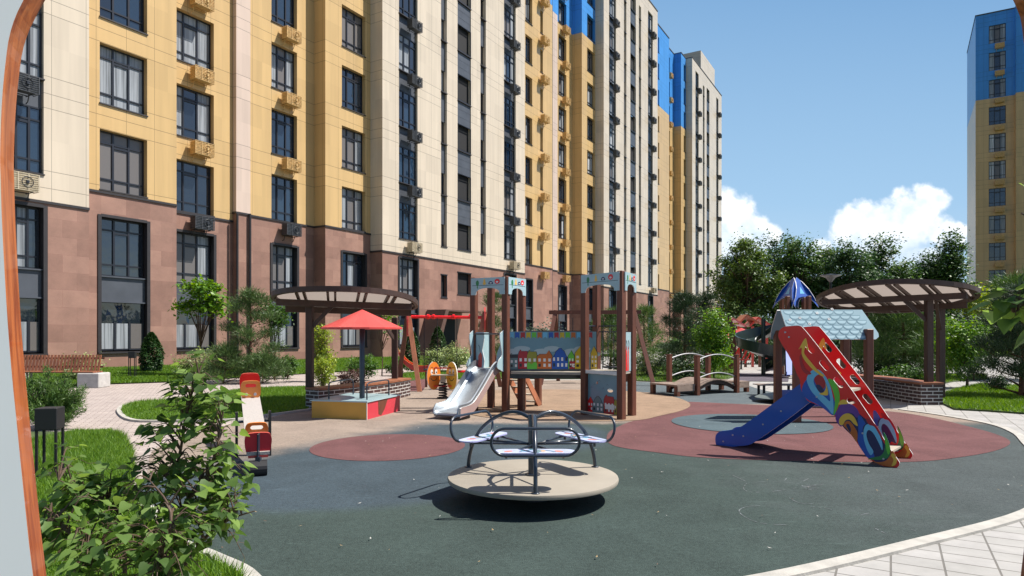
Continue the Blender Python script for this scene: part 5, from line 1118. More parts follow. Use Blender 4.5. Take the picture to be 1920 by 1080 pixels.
# ---- little playhouse with scalloped blue roof
hs_ = thing('playhouse', 'open playhouse with pale blue scalloped roof behind the red slide', 'playhouse', (5.45, 11.4, 0))
M_scal = pm('roof_print', (.23, .37, .43), .7, 0); M_scl2 = pm('roof_scale_light', (.32, .48, .54), .7, 0); M_scd = pm('roof_scale_line', (.13, .25, .31), .7, 0)
HY0, HY1 = 11.15, 11.95; HX0, HX1 = 4.74, 6.12
for (ybot, ytop, sg) in ((HY0-.02, HY0+.28, 1), (HY1+.10, HY1-.40, -1)):
    zb_, zt_ = 1.42, 1.93; T_ = Vector((0, ytop-ybot, zt_-zb_)); lt = T_.length; T_.normalize(); o = Vector((HX0-.05, ybot, zb_)); X_ = Vector((1, 0, 0)); n_ = X_.cross(T_)*1.0; n_ = n_ if n_.z > 0 else -n_
    lp = [(.05, 0), (HX1-HX0+.10, 0)]+[(HX1-HX0+.16, .05), (HX1-HX0+.17, .12)]+[(HX1-HX0+.02, lt), (-.02, lt), (.0, .3)]
    b = MB(); b.prism([lp], (o, X_, T_, n_), 0, .018, 0, 1)
    rows = 6
    for r in range(rows, -1, -1):
        for c_ in range(9):
            x = .02+.175*c_+(.0875 if r % 2 else 0); y = lt*(r+.55)/rows
            if x+.085 > HX1-HX0+.12-.12*y/lt or y > lt+.02 or x < .06: continue
            L1_ = fan_arc(x, y, .084, 180, 360, 8); L2_ = fan_arc(x, y+.006, .075, 180, 360, 8)
            L1_ = [(a, y+(bb-y)*.78) for a, bb in L1_]; L2_ = [(a, y+.008+(bb-y)*.72) for a, bb in L2_]
            top_ = min(y+.03, lt-.003)
            b.prism([L1_+[(x+.084, top_), (x-.084, top_)]], (o, X_, T_, n_), .018, .0188+.0006*(rows-r), 2); b.prism([L2_], (o, X_, T_, n_), .018, .0192+.0006*(rows-r), 3)
    for (fx, fy) in ((.10, .38), (.28, .42), (.78, .40), (.60, .52), (.42, .30), (.88, .60)):
        for k in range(5): a = 2*math.pi*k/5; b.prism([circ(fx+.018*math.cos(a), fy+.018*math.sin(a), .009, None, 8)], (o, X_, T_, n_), .018, .0245, 1)
    b.build('roof_panel', [M_scal, M_wh, M_scd, M_scl2], hs_)
for x in (HX0+.10, HX1-.06):
    for y in (HY0, HY1): b = MB(); b.box((x, y, .80), (.12, .12, 1.6), 0, 0, .01); b.build('post', M_post, hs_)
b = MB(); b.box(((HX0+HX1)/2, HY0, .55), (HX1-HX0-.2, .22, .03)); b.build('counter', M_plank, hs_)
b = MB(); b.box(((HX0+HX1)/2, HY1, .35), (HX1-HX0-.2, .03, .3)); b.build('low_wall', M_nav, hs_)

# ---- far spiral slide tower
sp = thing('spiral_slide_tower', 'blue domed play tower with dark green spiral slide beyond the playhouse', 'play tower', (10.3, 24, 0))
tcn = Vector((10.45, 24.2, 0))
for dx, dy in ((-.5, -.5), (.22, -.6), (.5, .4), (-.25, .6)): b = MB(); b.box(tcn+Vector((dx, dy, 1.45)), (.14, .14, 2.9), .3, 0, .01); b.build('post', M_post, sp)
for k in range(4):
    a = k*math.pi/2+.3; o = tcn+Vector((math.cos(a), math.sin(a), 0))*.58; X_ = Vector((-math.sin(a), math.cos(a), 0)); n_ = Vector((math.cos(a), math.sin(a), 0)); T_ = (ZZ*1.0-n_*.46).normalized()
    b = MB(); lp = [(-.52, 2.55), (-.50, 2.95), (-.38, 3.3), (-.2, 3.58), (0, 3.78), (.2, 3.58), (.38, 3.3), (.50, 2.95), (.52, 2.55), (.42, 2.75), (.25, 2.92), (0, 2.98), (-.25, 2.92), (-.42, 2.75)]
    b.prism([[(x, z-2.55) for x, z in lp]], (o+ZZ*2.5, X_, T_, n_), -.01, .01, 0, 1)
    b.prism([[(x*.93, (z-2.55)*.93+.04) for x, z in lp]], (o+ZZ*2.5, X_, T_, n_), .01, .013, 2); b.prism([[(-.1, .55), (0, .85), (.1, .55)]], (o+ZZ*2.5, X_, T_, n_), .013, .016, 3); b.build('dome_panel', [M_nav, M_wh, M_nav, M_cy], sp)
b = MB(); b.box(tcn+Vector((-.62, -.55, 1.95)), (.55, .04, .75), .1); b.build('side_panel', M_nav, sp); b = MB(); b.box(tcn+ZZ*1.5, (1.1, 1.1, .08), .3); b.build('deck', M_tanp, sp)
M_spi = mat('dark_green_plastic', (.018, .035, .032), .35, .15, 3, coat=.3); b = MB(); vs, fs = [], []; nn_ = 44; cx_, cy_ = 9.35, 24.4
for i in range(nn_+1):
    a = -.4+2*math.pi*1.25*i/nn_; z = 1.75-1.6*i/nn_; r_ = .62
    for (rr_, zz) in ((r_-.34, .18), (r_-.30, 0), (r_, -.08), (r_+.32, .02), (r_+.40, .42), (r_+.36, .42), (r_+.28, .06), (r_, -.04), (r_-.28, .04), (r_-.32, .2)): vs.append((cx_+rr_*math.cos(a), cy_+rr_*math.sin(a), z+zz))
for i in range(nn_):
    for j in range(10): j2 = (j+1) % 10; fs.append((i*10+j, i*10+j2, (i+1)*10+j2, (i+1)*10+j))
b.add(vs, fs); b.lathe((cx_, cy_, 0), [(.08, 0), (.08, 2.1)], 10); b.build('spiral_chute', M_spi, sp, autos=40)
b = MB(); o = Vector((9.9, 23.4, 0))
b.prism([[(-.25, 0), (.25, 0), (.25, .02), (-.25, .02)]], (o+Vector((-.25, -.9, .12)), Vector((1, 0, 0)), Vector((.15, .75, .65)).normalized(), Vector((0, -.65, .75))), 0, .02)
b.fbox(o+Vector((-.5, -.9, .12)), (.5, 0, 0), (.35, .9, .95), (0, -.01, .02))
for q in (0, .5): b.fbox(o+Vector((-.5+q, -.9, .08)), (.03, 0, 0), (.35, .9, .95), (0, -.02, .16))
b.build('straight_chute', M_nav, sp)
b = MB(); b.box((10.2, 21.6, .62), (.24, .24, 1.24), .2, 0, .01); tag(b.build('timber_bollard', M_post), 'stout dark timber post at the far left foot of the playhouse', 'post')
# ---- wooden hoop arch
ha = thing('climbing_hoop', 'tall brown crescent shaped climbing hoop next to the bright green shrub', 'climbing hoop', (8.6, 26.5, 0))
D_ = 26.5; outer = [P(x, y, D_) for x, y in ((1350, 588), (1362, 592), (1372, 603), (1378, 620), (1379, 645), (1377, 670), (1370, 697))]; inner_ = [P(x, y, D_) for x, y in ((1350, 595), (1358, 600), (1364, 610), (1368, 625), (1369, 645), (1366, 668), (1355, 697))]
os_ = [(p.x, p.z) for p in spline(outer, 3)]; is_ = [(p.x, p.z) for p in spline(inner_, 3)]
b = MB(); b.prism([os_+list(reversed(is_))], (Vector((0, D_, 0)), Vector((1, 0, 0)), ZZ, Vector((0, -1, 0))), -.09, .09); b.build('crescent', mat('brown_laminate', (.16, .055, .03), .5, .2, 4), ha)
b = MB(); b.tube([(x-.12, D_, z-.02) for x, z in is_], .018, 5); b.build('inner_rail', M_rail, ha)

# ---- far playground pieces
fp = thing('play_castle', 'distant red playhouse with pink gable roofs and small slide', 'playhouse', (10.9, 30.5, 0))
for i, (x, z) in enumerate(((10.3, 2.0), (11.0, 2.15), (11.6, 2.05))):
    b = MB(); lp = [(-.55, 0), (-.1, .42), (.5, .05), (.44, .0), (-.08, .33), (-.48, -.05)]; b.prism([lp], (Vector((x, 30.2+.2*i, z-.12)), Vector((1, 0, 0)), ZZ, Vector((0, 1, 0))), 0, .9); b.build('gable_roof', pm('pink_roof', (.60, .20, .20)) if i == 0 else (M_edge if i == 1 else M_rust), fp)
for k in range(7): b = MB(); b.box((9.9+.33*k, 30.6, .95), (.10, .10, 1.9)); b.build('post', M_post if k % 2 else M_rust, fp)
b = MB(); b.fbox((9.75, 30.3, .35), (1.0, 0, .75), (0, .45, 0), (0, 0, .05)); b.build('slide_chute', M_wh, fp)
for k in range(6): b = MB(); b.beam((9.7+.2*k, 30.15, .2), (10.1+.22*k, 30.15, 1.15), .05, .05); b.build('climbing_bar', M_red, fp)
b = MB(); b.box((9.7, 28.6, .42), (1.3, .3, .05)); b.box((9.6, 28.6, .25), (.3, .12, .28), 0, 0); b.build('red_bench_panel', M_rust, fp)
def parasol(lbl, x, y, zt, r):
    o = thing('parasol', lbl, 'parasol', (x, y, 0)); c = Vector((x, y, 0)); b = MB(); b.lathe(c, [(.04, 0), (.04, zt-.1)], 8); b.build('pole', M_black, o)
    b = MB(); b.lathe(c, [(r, zt-.45), (.01, zt)], 12, 0, False); b.lathe(c, [(.01, zt-.03), (r, zt-.47)], 12, 0, False); b.build('canopy', M_rust, o)
parasol('distant red parasol left of the pink gable roofs', 10.2, 29.2, 1.82, .95)
# ---- street lamp
lm = thing('street_lamp', 'slim black street lamp with flat disc head above the right shelter', 'street lamp', (13.6, 28, 0))
b = MB(); b.lathe((13.6, 28, 0), [(.09, 0), (.09, .6), (.055, .7), (.05, 3.95)], 12); b.build('pole', M_black, lm)
b = MB(); b.lathe((13.6, 28, 0), [(.05, 3.75), (.20, 3.95), (.40, 4.02), (.40, 4.06), (.05, 4.10)], 24, 0); b.build('lamp_head', mat('lamp_grey', (.12, .12, .13), .4), lm, autos=40)
# ---- bollard lights
def bollard(lbl, p, h_, w_):
    o = thing('bollard_light', lbl, 'bollard light', p, 0.25, 'bollard lights on the lawns'); b = MB(); b.box((0, 0, h_-w_*.55), (w_, w_, w_*1.1), 0, 0, .006); b.build('lamp_head', M_black, o, world=False)
    for x in (-1, 1):
        for y in (-1, 1): b = MB(); b.box((x*(w_/2-.015), y*(w_/2-.015), (h_-w_*1.1)/2), (.022, .022, h_-w_*1.1)); b.build('leg', M_black, o, world=False)
    b = MB(); b.box((0, 0, .03), (w_, w_, .05)); b.build('foot', M_black, o, world=False)
bollard('near black bollard light on four thin legs beside the orange board', (-4.72, 6.7, .03), .73, .20)
bollard('far black bollard light on the lawn before the stone wall', (-12.5, 21.6, .1), .86, .20)
# ---- bench
be = thing('bench', 'red brown slatted bench on pale concrete blocks at left', 'bench', (-12.6, 18.6, 0))
M_conc = mat('pale_concrete', (.45, .43, .41), .85, .12, 8, .4, 80)
for x in (-11.95,): b = MB(); b.box((x, 18.75, .21), (.62, .55, .42), 0, 0, .02); b.build('concrete_block', M_conc, be)
b = MB(); b.box((-14.2, 18.75, .21), (.62, .55, .42), 0, 0, .02); b.build('concrete_block', M_conc, be)
for k in range(26): x = -14.5+k*.1; b = MB(); b.fbox((x, 18.95, .44), (.062, 0, 0), (0, .025, 0), (0, .12, .48)); b.build('back_slat', M_seat, be)
for k in range(4): b = MB(); b.box((-13.2, 18.55+.12*k, .445), (2.75, .10, .035)); b.build('seat_slat', M_seat, be)
for z in (.58, .82): b = MB(); b.box((-13.2, 18.99+(z-.44)*.25, z), (2.7, .03, .05)); b.build('back_rail', M_post, be)

# ---- play hut wall the photo is taken through: white board with a varnished wooden edge
il = [(62,1080),(42,900),(31,790),(22,700),(14,600),(8,500),(3,400),(1,330),(0,290),(3,200),(10,120),(20,58),(44,0),(100,-90),(190,-200),(330,-300),(560,-370),(960,-400),(1400,-370),(1700,-260),(1870,-130),(1944,-10),(1960,60),(1972,200),(1974,450),(1980,650),(1974,830),(1966,970),(1956,1080),(1925,1240),(1780,1420),(1500,1560),(960,1600),(400,1560),(180,1400),(90,1230)]
PY_ = .50; th_ = .022; ph0 = math.radians(20)
Sx = Vector((math.cos(ph0), math.sin(ph0), 0)); Nn = Vector((-math.sin(ph0), math.cos(ph0), 0)); O0 = Vector((0, PY_, 0))
def onhut(px, py):
    r = Vector(((px-960)/F, 1, -(py-HOR)/F)); t = (O0-Vector((0,0,EYE))).dot(Nn)/r.dot(Nn); p = Vector((0,0,EYE))+r*t; return ((p-O0).dot(Sx), p.z)
inn_ = [onhut(*q) for q in il]; inn_ = [tuple(p[:2]) for p in spline([(x, z, 0) for x, z in inn_], 3, True)]
out_ = [(-.75, .0), (.95, .0), (.95, 2.15), (-.75, 2.15)]
hw = thing('play_hut', 'white play hut wall with rounded opening and orange wooden edge framing the view', 'play hut', (0, PY_, 0))
M_hutw = mat('white_laminate', (.84, .84, .87), .5, .03, 3)
def woodmat():
    m, t, b = newmat('varnished_wood'); n = t.nodes; l = t.links; g = n.new('ShaderNodeNewGeometry'); mp = n.new('ShaderNodeMapping'); l.new(g.outputs['Position'], mp.inputs[0]); mp.inputs['Scale'].default_value = (60, 60, 3)
    nz = n.new('ShaderNodeTexNoise'); nz.inputs['Scale'].default_value = 3; nz.inputs['Detail'].default_value = 6; nz.inputs['Distortion'].default_value = 1.2; l.new(mp.outputs[0], nz.inputs['Vector'])
    r = n.new('ShaderNodeValToRGB'); l.new(nz.outputs['Fac'], r.inputs[0]); r.color_ramp.elements[0].position = .3; r.color_ramp.elements[1].position = .65; r.color_ramp.elements[0].color = (.20, .035, .008, 1); r.color_ramp.elements[1].color = (.46, .125, .030, 1)
    l.new(r.outputs[0], b.inputs['Base Color']); b.inputs['Roughness'].default_value = .35; b.inputs['Coat Weight'].default_value = .3; return m
M_wood = woodmat()
b = MB(); b.prism([out_, inn_], (O0, Sx, ZZ, Nn), 0, th_, 0, 1); b.build('wall_board', [M_hutw, M_wood], hw)

# ================================================================== PLANTS
M_bark = mat('bark', (.10, .06, .04), .85, .3, 12, .6, 30, stretch=(2, 2, .5)); M_barkp = mat('pine_bark', (.14, .065, .035), .85, .3, 12, .6, 30, stretch=(2, 2, .5))
LM = dict(far1=leafmat('far_leaf', (.060, .125, .030), .25, .6), far2=leafmat('far_leaf_light', (.090, .155, .034), .25, .6), far3=leafmat('far_leaf_blue', (.050, .108, .036), .25, .6), dark=leafmat('leaf_dark', (.030, .070, .018), .25), mid=leafmat('leaf_mid', (.055, .13, .022), .3), bright=leafmat('leaf_bright', (.11, .23, .025), .35), yellow=leafmat('leaf_yellowgreen', (.22, .30, .04), .35), varieg=leafmat('leaf_variegated', (.24, .31, .12), .25, .6),
          pine=leafmat('pine_needles', (.075, .135, .038), .1, .45), pined=leafmat('pine_needles_dark', (.035, .070, .028), .1, .45), thuja=leafmat('thuja_spray', (.028, .075, .018), .15, .5), purple=leafmat('leaf_purple', (.085, .045, .035), .3, .5), juni=leafmat('juniper', (.08, .155, .035), .15, .5), blueg=leafmat('spruce', (.05, .09, .06), .1, .5))
def clumpcloud(c, rad, nclump, per, spread, shell=.6, flat=1.0):
    """points gathered in clumps near the surface of an uneven ellipsoid"""
    c = np.array(c, float); rad = np.array(rad, float)
    d = RNG.normal(size=(nclump, 3)); d /= np.linalg.norm(d, axis=1, keepdims=True)
    rr = (shell+(1-shell)*RNG.random((nclump, 1)))*(.82+.30*RNG.random((nclump, 1))); cc = c+d*rad*rr
    p = cc[:, None, :]+RNG.normal(size=(nclump, per, 3))*spread*np.array([1, 1, .75])*RNG.uniform(.5, 1.3, (nclump, 1, 1))
    return cc, p.reshape(-1, 3)
def tree(label, base, h_, crown, leafm, lsize, nclump=60, per=60, spread=.35, trunk=.12, lean=0.0, cat='tree', name='deciduous_tree', group=None, shell=.5, bark=None, multi=1, trunkh=.45):
    """crown: list of ellipsoids (dx,dy,z,rx,ry,rz) about the base"""
    base = Vector(base); o = thing(name, label, cat, base, 0, group); b = MB(); allp = []
    vol = sum(e_[3]*e_[4]*e_[5] for e_ in crown)
    for m_ in range(multi):
        tp = base+Vector((lean+random.uniform(-.1, .1)*m_, 0, h_*trunkh)); bb = base+Vector((.08*m_, .05*m_, -.05)); mid_ = bb.lerp(tp, .5)+Vector((random.uniform(-.05, .05)*h_*.3, random.uniform(-.05, .05)*h_*.3, 0))
        pts = spline([bb, mid_, tp], 5); b.tube(pts, [trunk*(1-.5*i/(len(pts)-1)) for i in range(len(pts))], 8)
        for e_ in crown:
            cc, p = clumpcloud((base.x+e_[0], base.y+e_[1], base.z+e_[2]), e_[3:6], max(6, int(nclump*e_[3]*e_[4]*e_[5]/vol/multi)), per, spread, shell)
            allp.append(p)
            for q in cc[::max(1, len(cc)//7)]:
                qv = Vector(q); s0 = tp.lerp(bb, random.uniform(0, .35)); md = s0.lerp(qv, .5)+Vector((0, 0, .06*h_)); b.tube([s0, md, qv], [trunk*.42, trunk*.25, trunk*.06], 5)
    b.build('trunk', bark or M_bark, o, smooth=True)
    leaves('crown', np.concatenate(allp), lsize, leafm, o, outc=(base.x, base.y, base.z+h_*.5), outb=.6)
    return o
def shrub(label, base, rx, ry, rz, leafm, lsize, n=1400, name='shrub', group=None, zc=None, cat='shrub', shape='round', stems=5):
    base = Vector(base); o = thing(name, label, cat, base, 0, group); zc = rz if zc is None else zc
    if shape == 'cone':
        t = RNG.random(n)**.8; z = t*2*rz; prof_ = np.sin(np.pi*np.clip(.12+.88*t, 0, 1))**.6*(1-.25*t); a = RNG.uniform(0, 2*np.pi, n); lump = 1+.10*np.sin(a*5+z*6)+.06*np.sin(a*9-z*14)
        r = prof_*rx*lump*(.78+.24*RNG.random(n)); p = np.stack([base.x+r*np.cos(a), base.y+r*np.sin(a), base.z+z], 1)
    else: _, p = clumpcloud((base.x, base.y, base.z+zc), (rx, ry, rz), max(8, n//26), 26, min(rx, rz)*.22, .45); p = p[p[:, 2] > base.z+.01]
    b = MB()
    for k in range(stems): a = random.uniform(0, 6.3); b.tube([base+Vector((.04*math.cos(a), .04*math.sin(a), -.03)), base+Vector((rx*.3*math.cos(a), ry*.3*math.sin(a), zc*.8)), base+Vector((rx*.6*math.cos(a), ry*.6*math.sin(a), zc*1.4))], [.018, .012, .004], 5)
    b.build('stems', M_bark, o); leaves('foliage', p, lsize, leafm, o, outc=(base.x, base.y, base.z+zc*.4), outb=1.2); return o
def pine(label, base, h_, r_, m, name='pine_tree', nt=26, per=240, ln=.16, group=None, low=.15, multi=1, cat='pine tree', bushy=.20):
    base = Vector(base); o = thing(name, label, cat, base, 0, group); b = MB(); P_, D_ = [], []
    tips = []
    top = base+Vector((random.uniform(-.1, .1)*r_, random.uniform(-.1, .1)*r_, h_)); tp = spline([base-ZZ*.05, base.lerp(top, .45)+Vector((.05*r_, .04*r_, 0)), top], 6)
    b.tube(tp, [max(.012, .028*h_*(1-.9*i/(len(tp)-1))) for i in range(len(tp))], 8)
    for k in range(nt):
        t = low+(1-low)*(k+.5)/nt; a = k*2.4+random.uniform(-.4, .4); rr = r_*(1-t)**.55*random.uniform(.7, 1.1)*(1.0 if t > low+.1 else .9)+.05; s_ = tp[min(len(tp)-1, int(t*(len(tp)-1)))]
        e2 = s_+Vector((rr*math.cos(a), rr*math.sin(a), rr*random.uniform(.25, .6))); md = s_.lerp(e2, .55)-ZZ*rr*.10
        b.tube([s_, md, e2], [.012*h_*(1-t)+.008, .010, .004], 5); tips += [(e2, 1.0), (s_.lerp(e2, .75)+Vector((random.uniform(-.12, .12)*r_, random.uniform(-.12, .12)*r_, .03)), .9), (s_.lerp(e2, .5)+Vector((random.uniform(-.2, .2)*r_, random.uniform(-.2, .2)*r_, .02)), .8)]
    tips.append((top, 1))
    for q, s_ in tips:
        n_ = int(per*s_); q = np.array(q); c_ = RNG.normal(size=(n_, 3))*bushy*r_*.75*np.array([1, 1, .6]); P_.append(q+c_); d = c_*1.2/(bushy*r_)+RNG.normal(size=(n_, 3))*.6; d[:, 2] = np.abs(d[:, 2])+.5; D_.append(d)
    b.build('trunk', M_barkp, o, smooth=True); needles('crown', np.concatenate(P_), np.concatenate(D_), ln, ln*.085+.004, m, o); return o
def ZG(px, py_base, D): return Vector(((px-960)/F*D, D, max(0.0, EYE-(py_base-HOR)/F*D)))
def at(px, D, z=0.03): return Vector(((px-960)/F*D, D, z))
# far row of deciduous trees beyond the courtyard, each with its own crown
far = [(1388, 62, 450, 32), (1400, 56, 438, 58), (1452, 60, 432, 56), (1502, 57, 442, 50), (1550, 62, 452, 46), (1600, 55, 440, 56), (1652, 57, 437, 50), (1706, 64, 492, 40), (1742, 60, 466, 36), (1784, 58, 434, 36)]
fl = ['broad', 'tallest', 'rounded', 'lower', 'narrow', 'feathery', 'full topped', 'small', 'ragged', 'dense', 'dark', 'wide']
pos = ['nearest the long block end', 'second along from the long block', 'third along from the long block', 'fourth along behind the blue dome', 'fifth along left of the street lamp', 'directly above the street lamp', 'right of the street lamp', 'in the gap below the cloud', 'beside the gap below the cloud', 'touching the tower corner', 'partly behind the ochre tower', 'half outside the frame beyond the tower']
for i, (px, D, top, rpx) in enumerate(far):
    zt = EYE-(top-HOR)/F*D; r = rpx/F*D; base = at(px, D, 0)
    cr_ = [(0, 0, zt*.70, r*.82, r*.8, zt*.27), (-r*.55, .5, zt*.52, r*.62, r*.6, zt*.24), (r*.55, -.4, zt*.50, r*.62, r*.6, zt*.24), (random.uniform(-.3, .3)*r, -.8, zt*.26, r*.95, r*.7, zt*.22), (random.uniform(-.5, .5)*r, 0, zt*.86, r*.38, r*.4, zt*.11)]
    tree('%s deciduous tree in the far row, %s' % (fl[i], pos[i]), base, zt, cr_, LM[('far1', 'far2', 'far3')[i % 3]], .25, 120, 120, .40, .2, name='deciduous_tree', group='deciduous trees in the far row', shell=.35)
# dense shrubbery under the far trees
p = []
for k in range(90): c_, q = clumpcloud((random.uniform(14, 46), random.uniform(46, 52), random.uniform(.4, 2.3)), (1.1, .8, .9), 14, 45, .34, .4); p.append(q)
tag(leaves('undergrowth', np.concatenate(p), .26, LM['dark'], None, outc=(30, 60, -3), outb=.5), 'dark undergrowth filling the space below the far tree row', 'undergrowth', None, 'stuff')
# lawn plants by the long building, left to right
pine('airy pine with open branches before the stone wall behind the seesaw', at(463, 20.5, .05), 2.75, 1.2, LM['pine'], nt=11, per=230, ln=.15, low=.38, bushy=.15)
pine('low mugo pine left of the airy pine trunk', at(418, 20, .03), 1.05, .70, LM['pine'], 'dwarf_pine', nt=14, per=150, ln=.14, low=.05, cat='dwarf pine', bushy=.26)
pine('low mugo pine spreading right of the airy pine trunk', at(492, 20.3, .03), .75, .75, LM['pine'], 'dwarf_pine', nt=14, per=150, ln=.14, low=.05, cat='dwarf pine', bushy=.26)
tree('young maple with bright leaves in front of the dark ground floor window', at(376, 22.5, .05), 3.3, [(.1, 0, 2.95, .62, .5, .42), (-.55, 0, 2.45, .5, .4, .2), (.35, 0, 2.4, .45, .4, .35)], LM['bright'], .15, 46, 46, .15, .035, name='young_maple')
tree('round pale green young tree right of the airy pine', at(515, 21.5, .05), 2.55, [(0, 0, 2.15, .48, .4, .42)], LM['mid'], .10, 34, 50, .13, .03, name='young_tree')
shrub('dark conical thuja between the two left stone piers', at(284, 23.6, .08), .42, .42, .76, LM['thuja'], .085, 6500, 'thuja', shape='cone', cat='thuja')
shrub('clipped thuja left of the swing frame', at(772, 26, .1), .36, .36, .80, LM['thuja'], .085, 3600, 'thuja', shape='cone', cat='thuja')
shrub('clipped thuja beside the building entrance', at(821, 29, .12), .42, .42, .88, LM['thuja'], .09, 3600, 'thuja', shape='cone', cat='thuja')
for (px, D, rx, rz, lm_, ls, n, lab) in [
  (152, 20.5, .62, .46, 'varieg', .07, 2600, 'cream variegated shrub beside the slatted bench'), (372, 21.5, .70, .50, 'varieg', .07, 2600, 'cream variegated shrub under the young maple'),
  (537, 22.5, .46, .38, 'mid', .08, 1800, 'rounded green shrub left of the left shelter post'), (605, 19, .34, .42, 'yellow', .07, 1500, 'yellow green shrub behind the left shelter post'),
  (678, 21.5, .52, .42, 'mid', .08, 1800, 'green shrub seen behind the red parasol pole'), (655, 18, .36, .28, 'purple', .06, 1500, 'reddish barberry behind the brick seat'),
  (812, 26, .50, .42, 'varieg', .08, 1900, 'cream variegated shrub under the swing beam'), (856, 27.5, .72, .52, 'varieg', .08, 2600, 'larger cream variegated shrub right of the swing chains'),
  (745, 24, .5, .25, 'mid', .08, 1300, 'low green shrub beside the right shelter post'), (1020, 31, 1.1, 1.0, 'blueg', .12, 3000, 'rounded grey green shrub above the town panel'),
  (1072, 30, .7, .6, 'mid', .1, 1500, 'small green shrub between the two play towers'), (1212, 24, .62, .42, 'varieg', .08, 1800, 'pale shrub at the foot of the dark swing leg'),
  (1165, 25, .55, .5, 'mid', .09, 1500, 'green shrub behind the climbing rail'), (1282, 21.5, .8, .36, 'dark', .08, 2200, 'dark low shrub behind the arched bridge'),
  (1872, 17.2, .24, .20, 'thuja', .05, 1500, 'small clipped ball shrub on the right lawn'), (1700, 19.5, .85, .30, 'mid', .08, 2000, 'low shrub behind the right brick seat'),
  (1650, 22, .8, .5, 'pined', .1, 2000, 'dark shrub left of the right shelter post'), (1800, 25, 1.1, .6, 'dark', .11, 2200, 'dark shrub behind the leafy bush on the right'),
  (1420, 34, 1.6, .7, 'dark', .14, 2500, 'dark shrub beyond the distant play castle'), (1270, 33, 1.3, .8, 'mid', .13, 2200, 'green shrub beyond the arched bridge')]:
    shrub(lab, at(px, D, .03 if D < 24 or px > 1100 else .1), rx, rx*.8, rz, LM[lm_], ls, n)
tree('slender climbing shrub with yellow tips beside the left shelter post', at(604, 21, .03), 2.0, [(0, 0, 1.35, .28, .25, .6), (.1, 0, .6, .3, .25, .5)], LM['yellow'], .075, 60, 46, .11, .02, name='slender_shrub', cat='shrub')
tree('thin young tree right of the red parasol', at(716, 24, .05), 2.6, [(0, 0, 2.2, .5, .4, .42), (.35, 0, 1.6, .3, .3, .2)], LM['bright'], .11, 32, 36, .15, .025, name='young_tree')
pine('slim conifer seen through the left play tower arch', at(922, 26, .1), 3.0, .75, LM['pine'], nt=18, per=120, ln=.15)
pine('conifer behind the railing of the right play tower', at(1143, 25, .05), 2.3, .95, LM['juni'], nt=20, per=120, ln=.15)
pine('conifer right of the right play tower', at(1205, 26, .05), 2.5, .95, LM['juni'], nt=20, per=120, ln=.15)
pine('large dark pine behind the arched bridge', at(1282, 23.5, .03), 2.9, 1.15, LM['pined'], nt=26, per=230, ln=.12, low=.08, bushy=.14)
pine('tall narrow pine top just right of the large dark pine', at(1322, 27, .03), 3.1, .8, LM['pined'], nt=20, per=140, ln=.17, low=.2)
tree('bright green shrub tree beside the brown climbing hoop', at(1338, 22, .03), 2.4, [(0, 0, 1.55, .55, .5, .75), (.1, 0, .75, .4, .4, .5)], LM['bright'], .085, 110, 60, .14, .03, name='leafy_shrub', cat='shrub')
pine('soft pale pine behind the right shelter', at(1695, 21.5, .03), 2.9, 1.55, LM['juni'], nt=34, per=230, ln=.2, low=.05, bushy=.15)
pine('second soft pine left of the right shelter post', at(1655, 26, .03), 3.0, 1.4, LM['pine'], nt=26, per=170, ln=.2, low=.05)
tree('airy bright leafed bush on the lawn right of the shelter', at(1812, 18.6, .03), 2.4, [(0, 0, 1.25, .78, .6, .8), (-.25, 0, .7, .45, .4, .45)], LM['bright'], .085, 120, 52, .14, .03, name='leafy_bush', cat='bush', shell=.3, multi=2, trunkh=.3)
tree('yellow leafed young tree behind the right shelter roof', at(1826, 21.5, .03), 3.1, [(0, 0, 2.55, .62, .5, .42)], LM['yellow'], .10, 44, 40, .15, .03, name='young_tree')
pine('big dark pine at the right edge above the lawn', at(1915, 15.5, .03), 2.55, 1.10, LM['pined'], nt=34, per=260, ln=.12, low=.10, bushy=.15)
pine('grey green pine crown behind the dark pine at right', at(1925, 22, .03), 3.2, 1.7, LM['juni'], nt=34, per=230, ln=.2, low=.25, bushy=.2)
# juniper by the near bollard light
p0_ = at(95, 10.4, .03); o = thing('juniper', 'feathery green juniper behind the near bollard light', 'juniper', p0_); P_, D_, b = [], [], MB()
for k in range(60):
    a = random.uniform(0, 6.3); r_ = random.uniform(.1, .52); tip = p0_+Vector((r_*math.cos(a), r_*math.sin(a), random.uniform(.25, .95)*(1.15-r_))); b.tube([p0_, p0_.lerp(tip, .6)+Vector((0, 0, .05)), tip], [.010, .006, .002], 4)
    for t in np.linspace(.35, 1, 9): q = p0_.lerp(tip, t); n_ = 34; P_.append(np.array(q)+RNG.normal(size=(n_, 3))*.035); d = RNG.normal(size=(n_, 3))*.7; d += np.array((tip-p0_).normalized()); D_.append(d)
b.build('stems', M_bark, o); needles('foliage', np.concatenate(P_), np.concatenate(D_), .07, .012, LM['juni'], o)

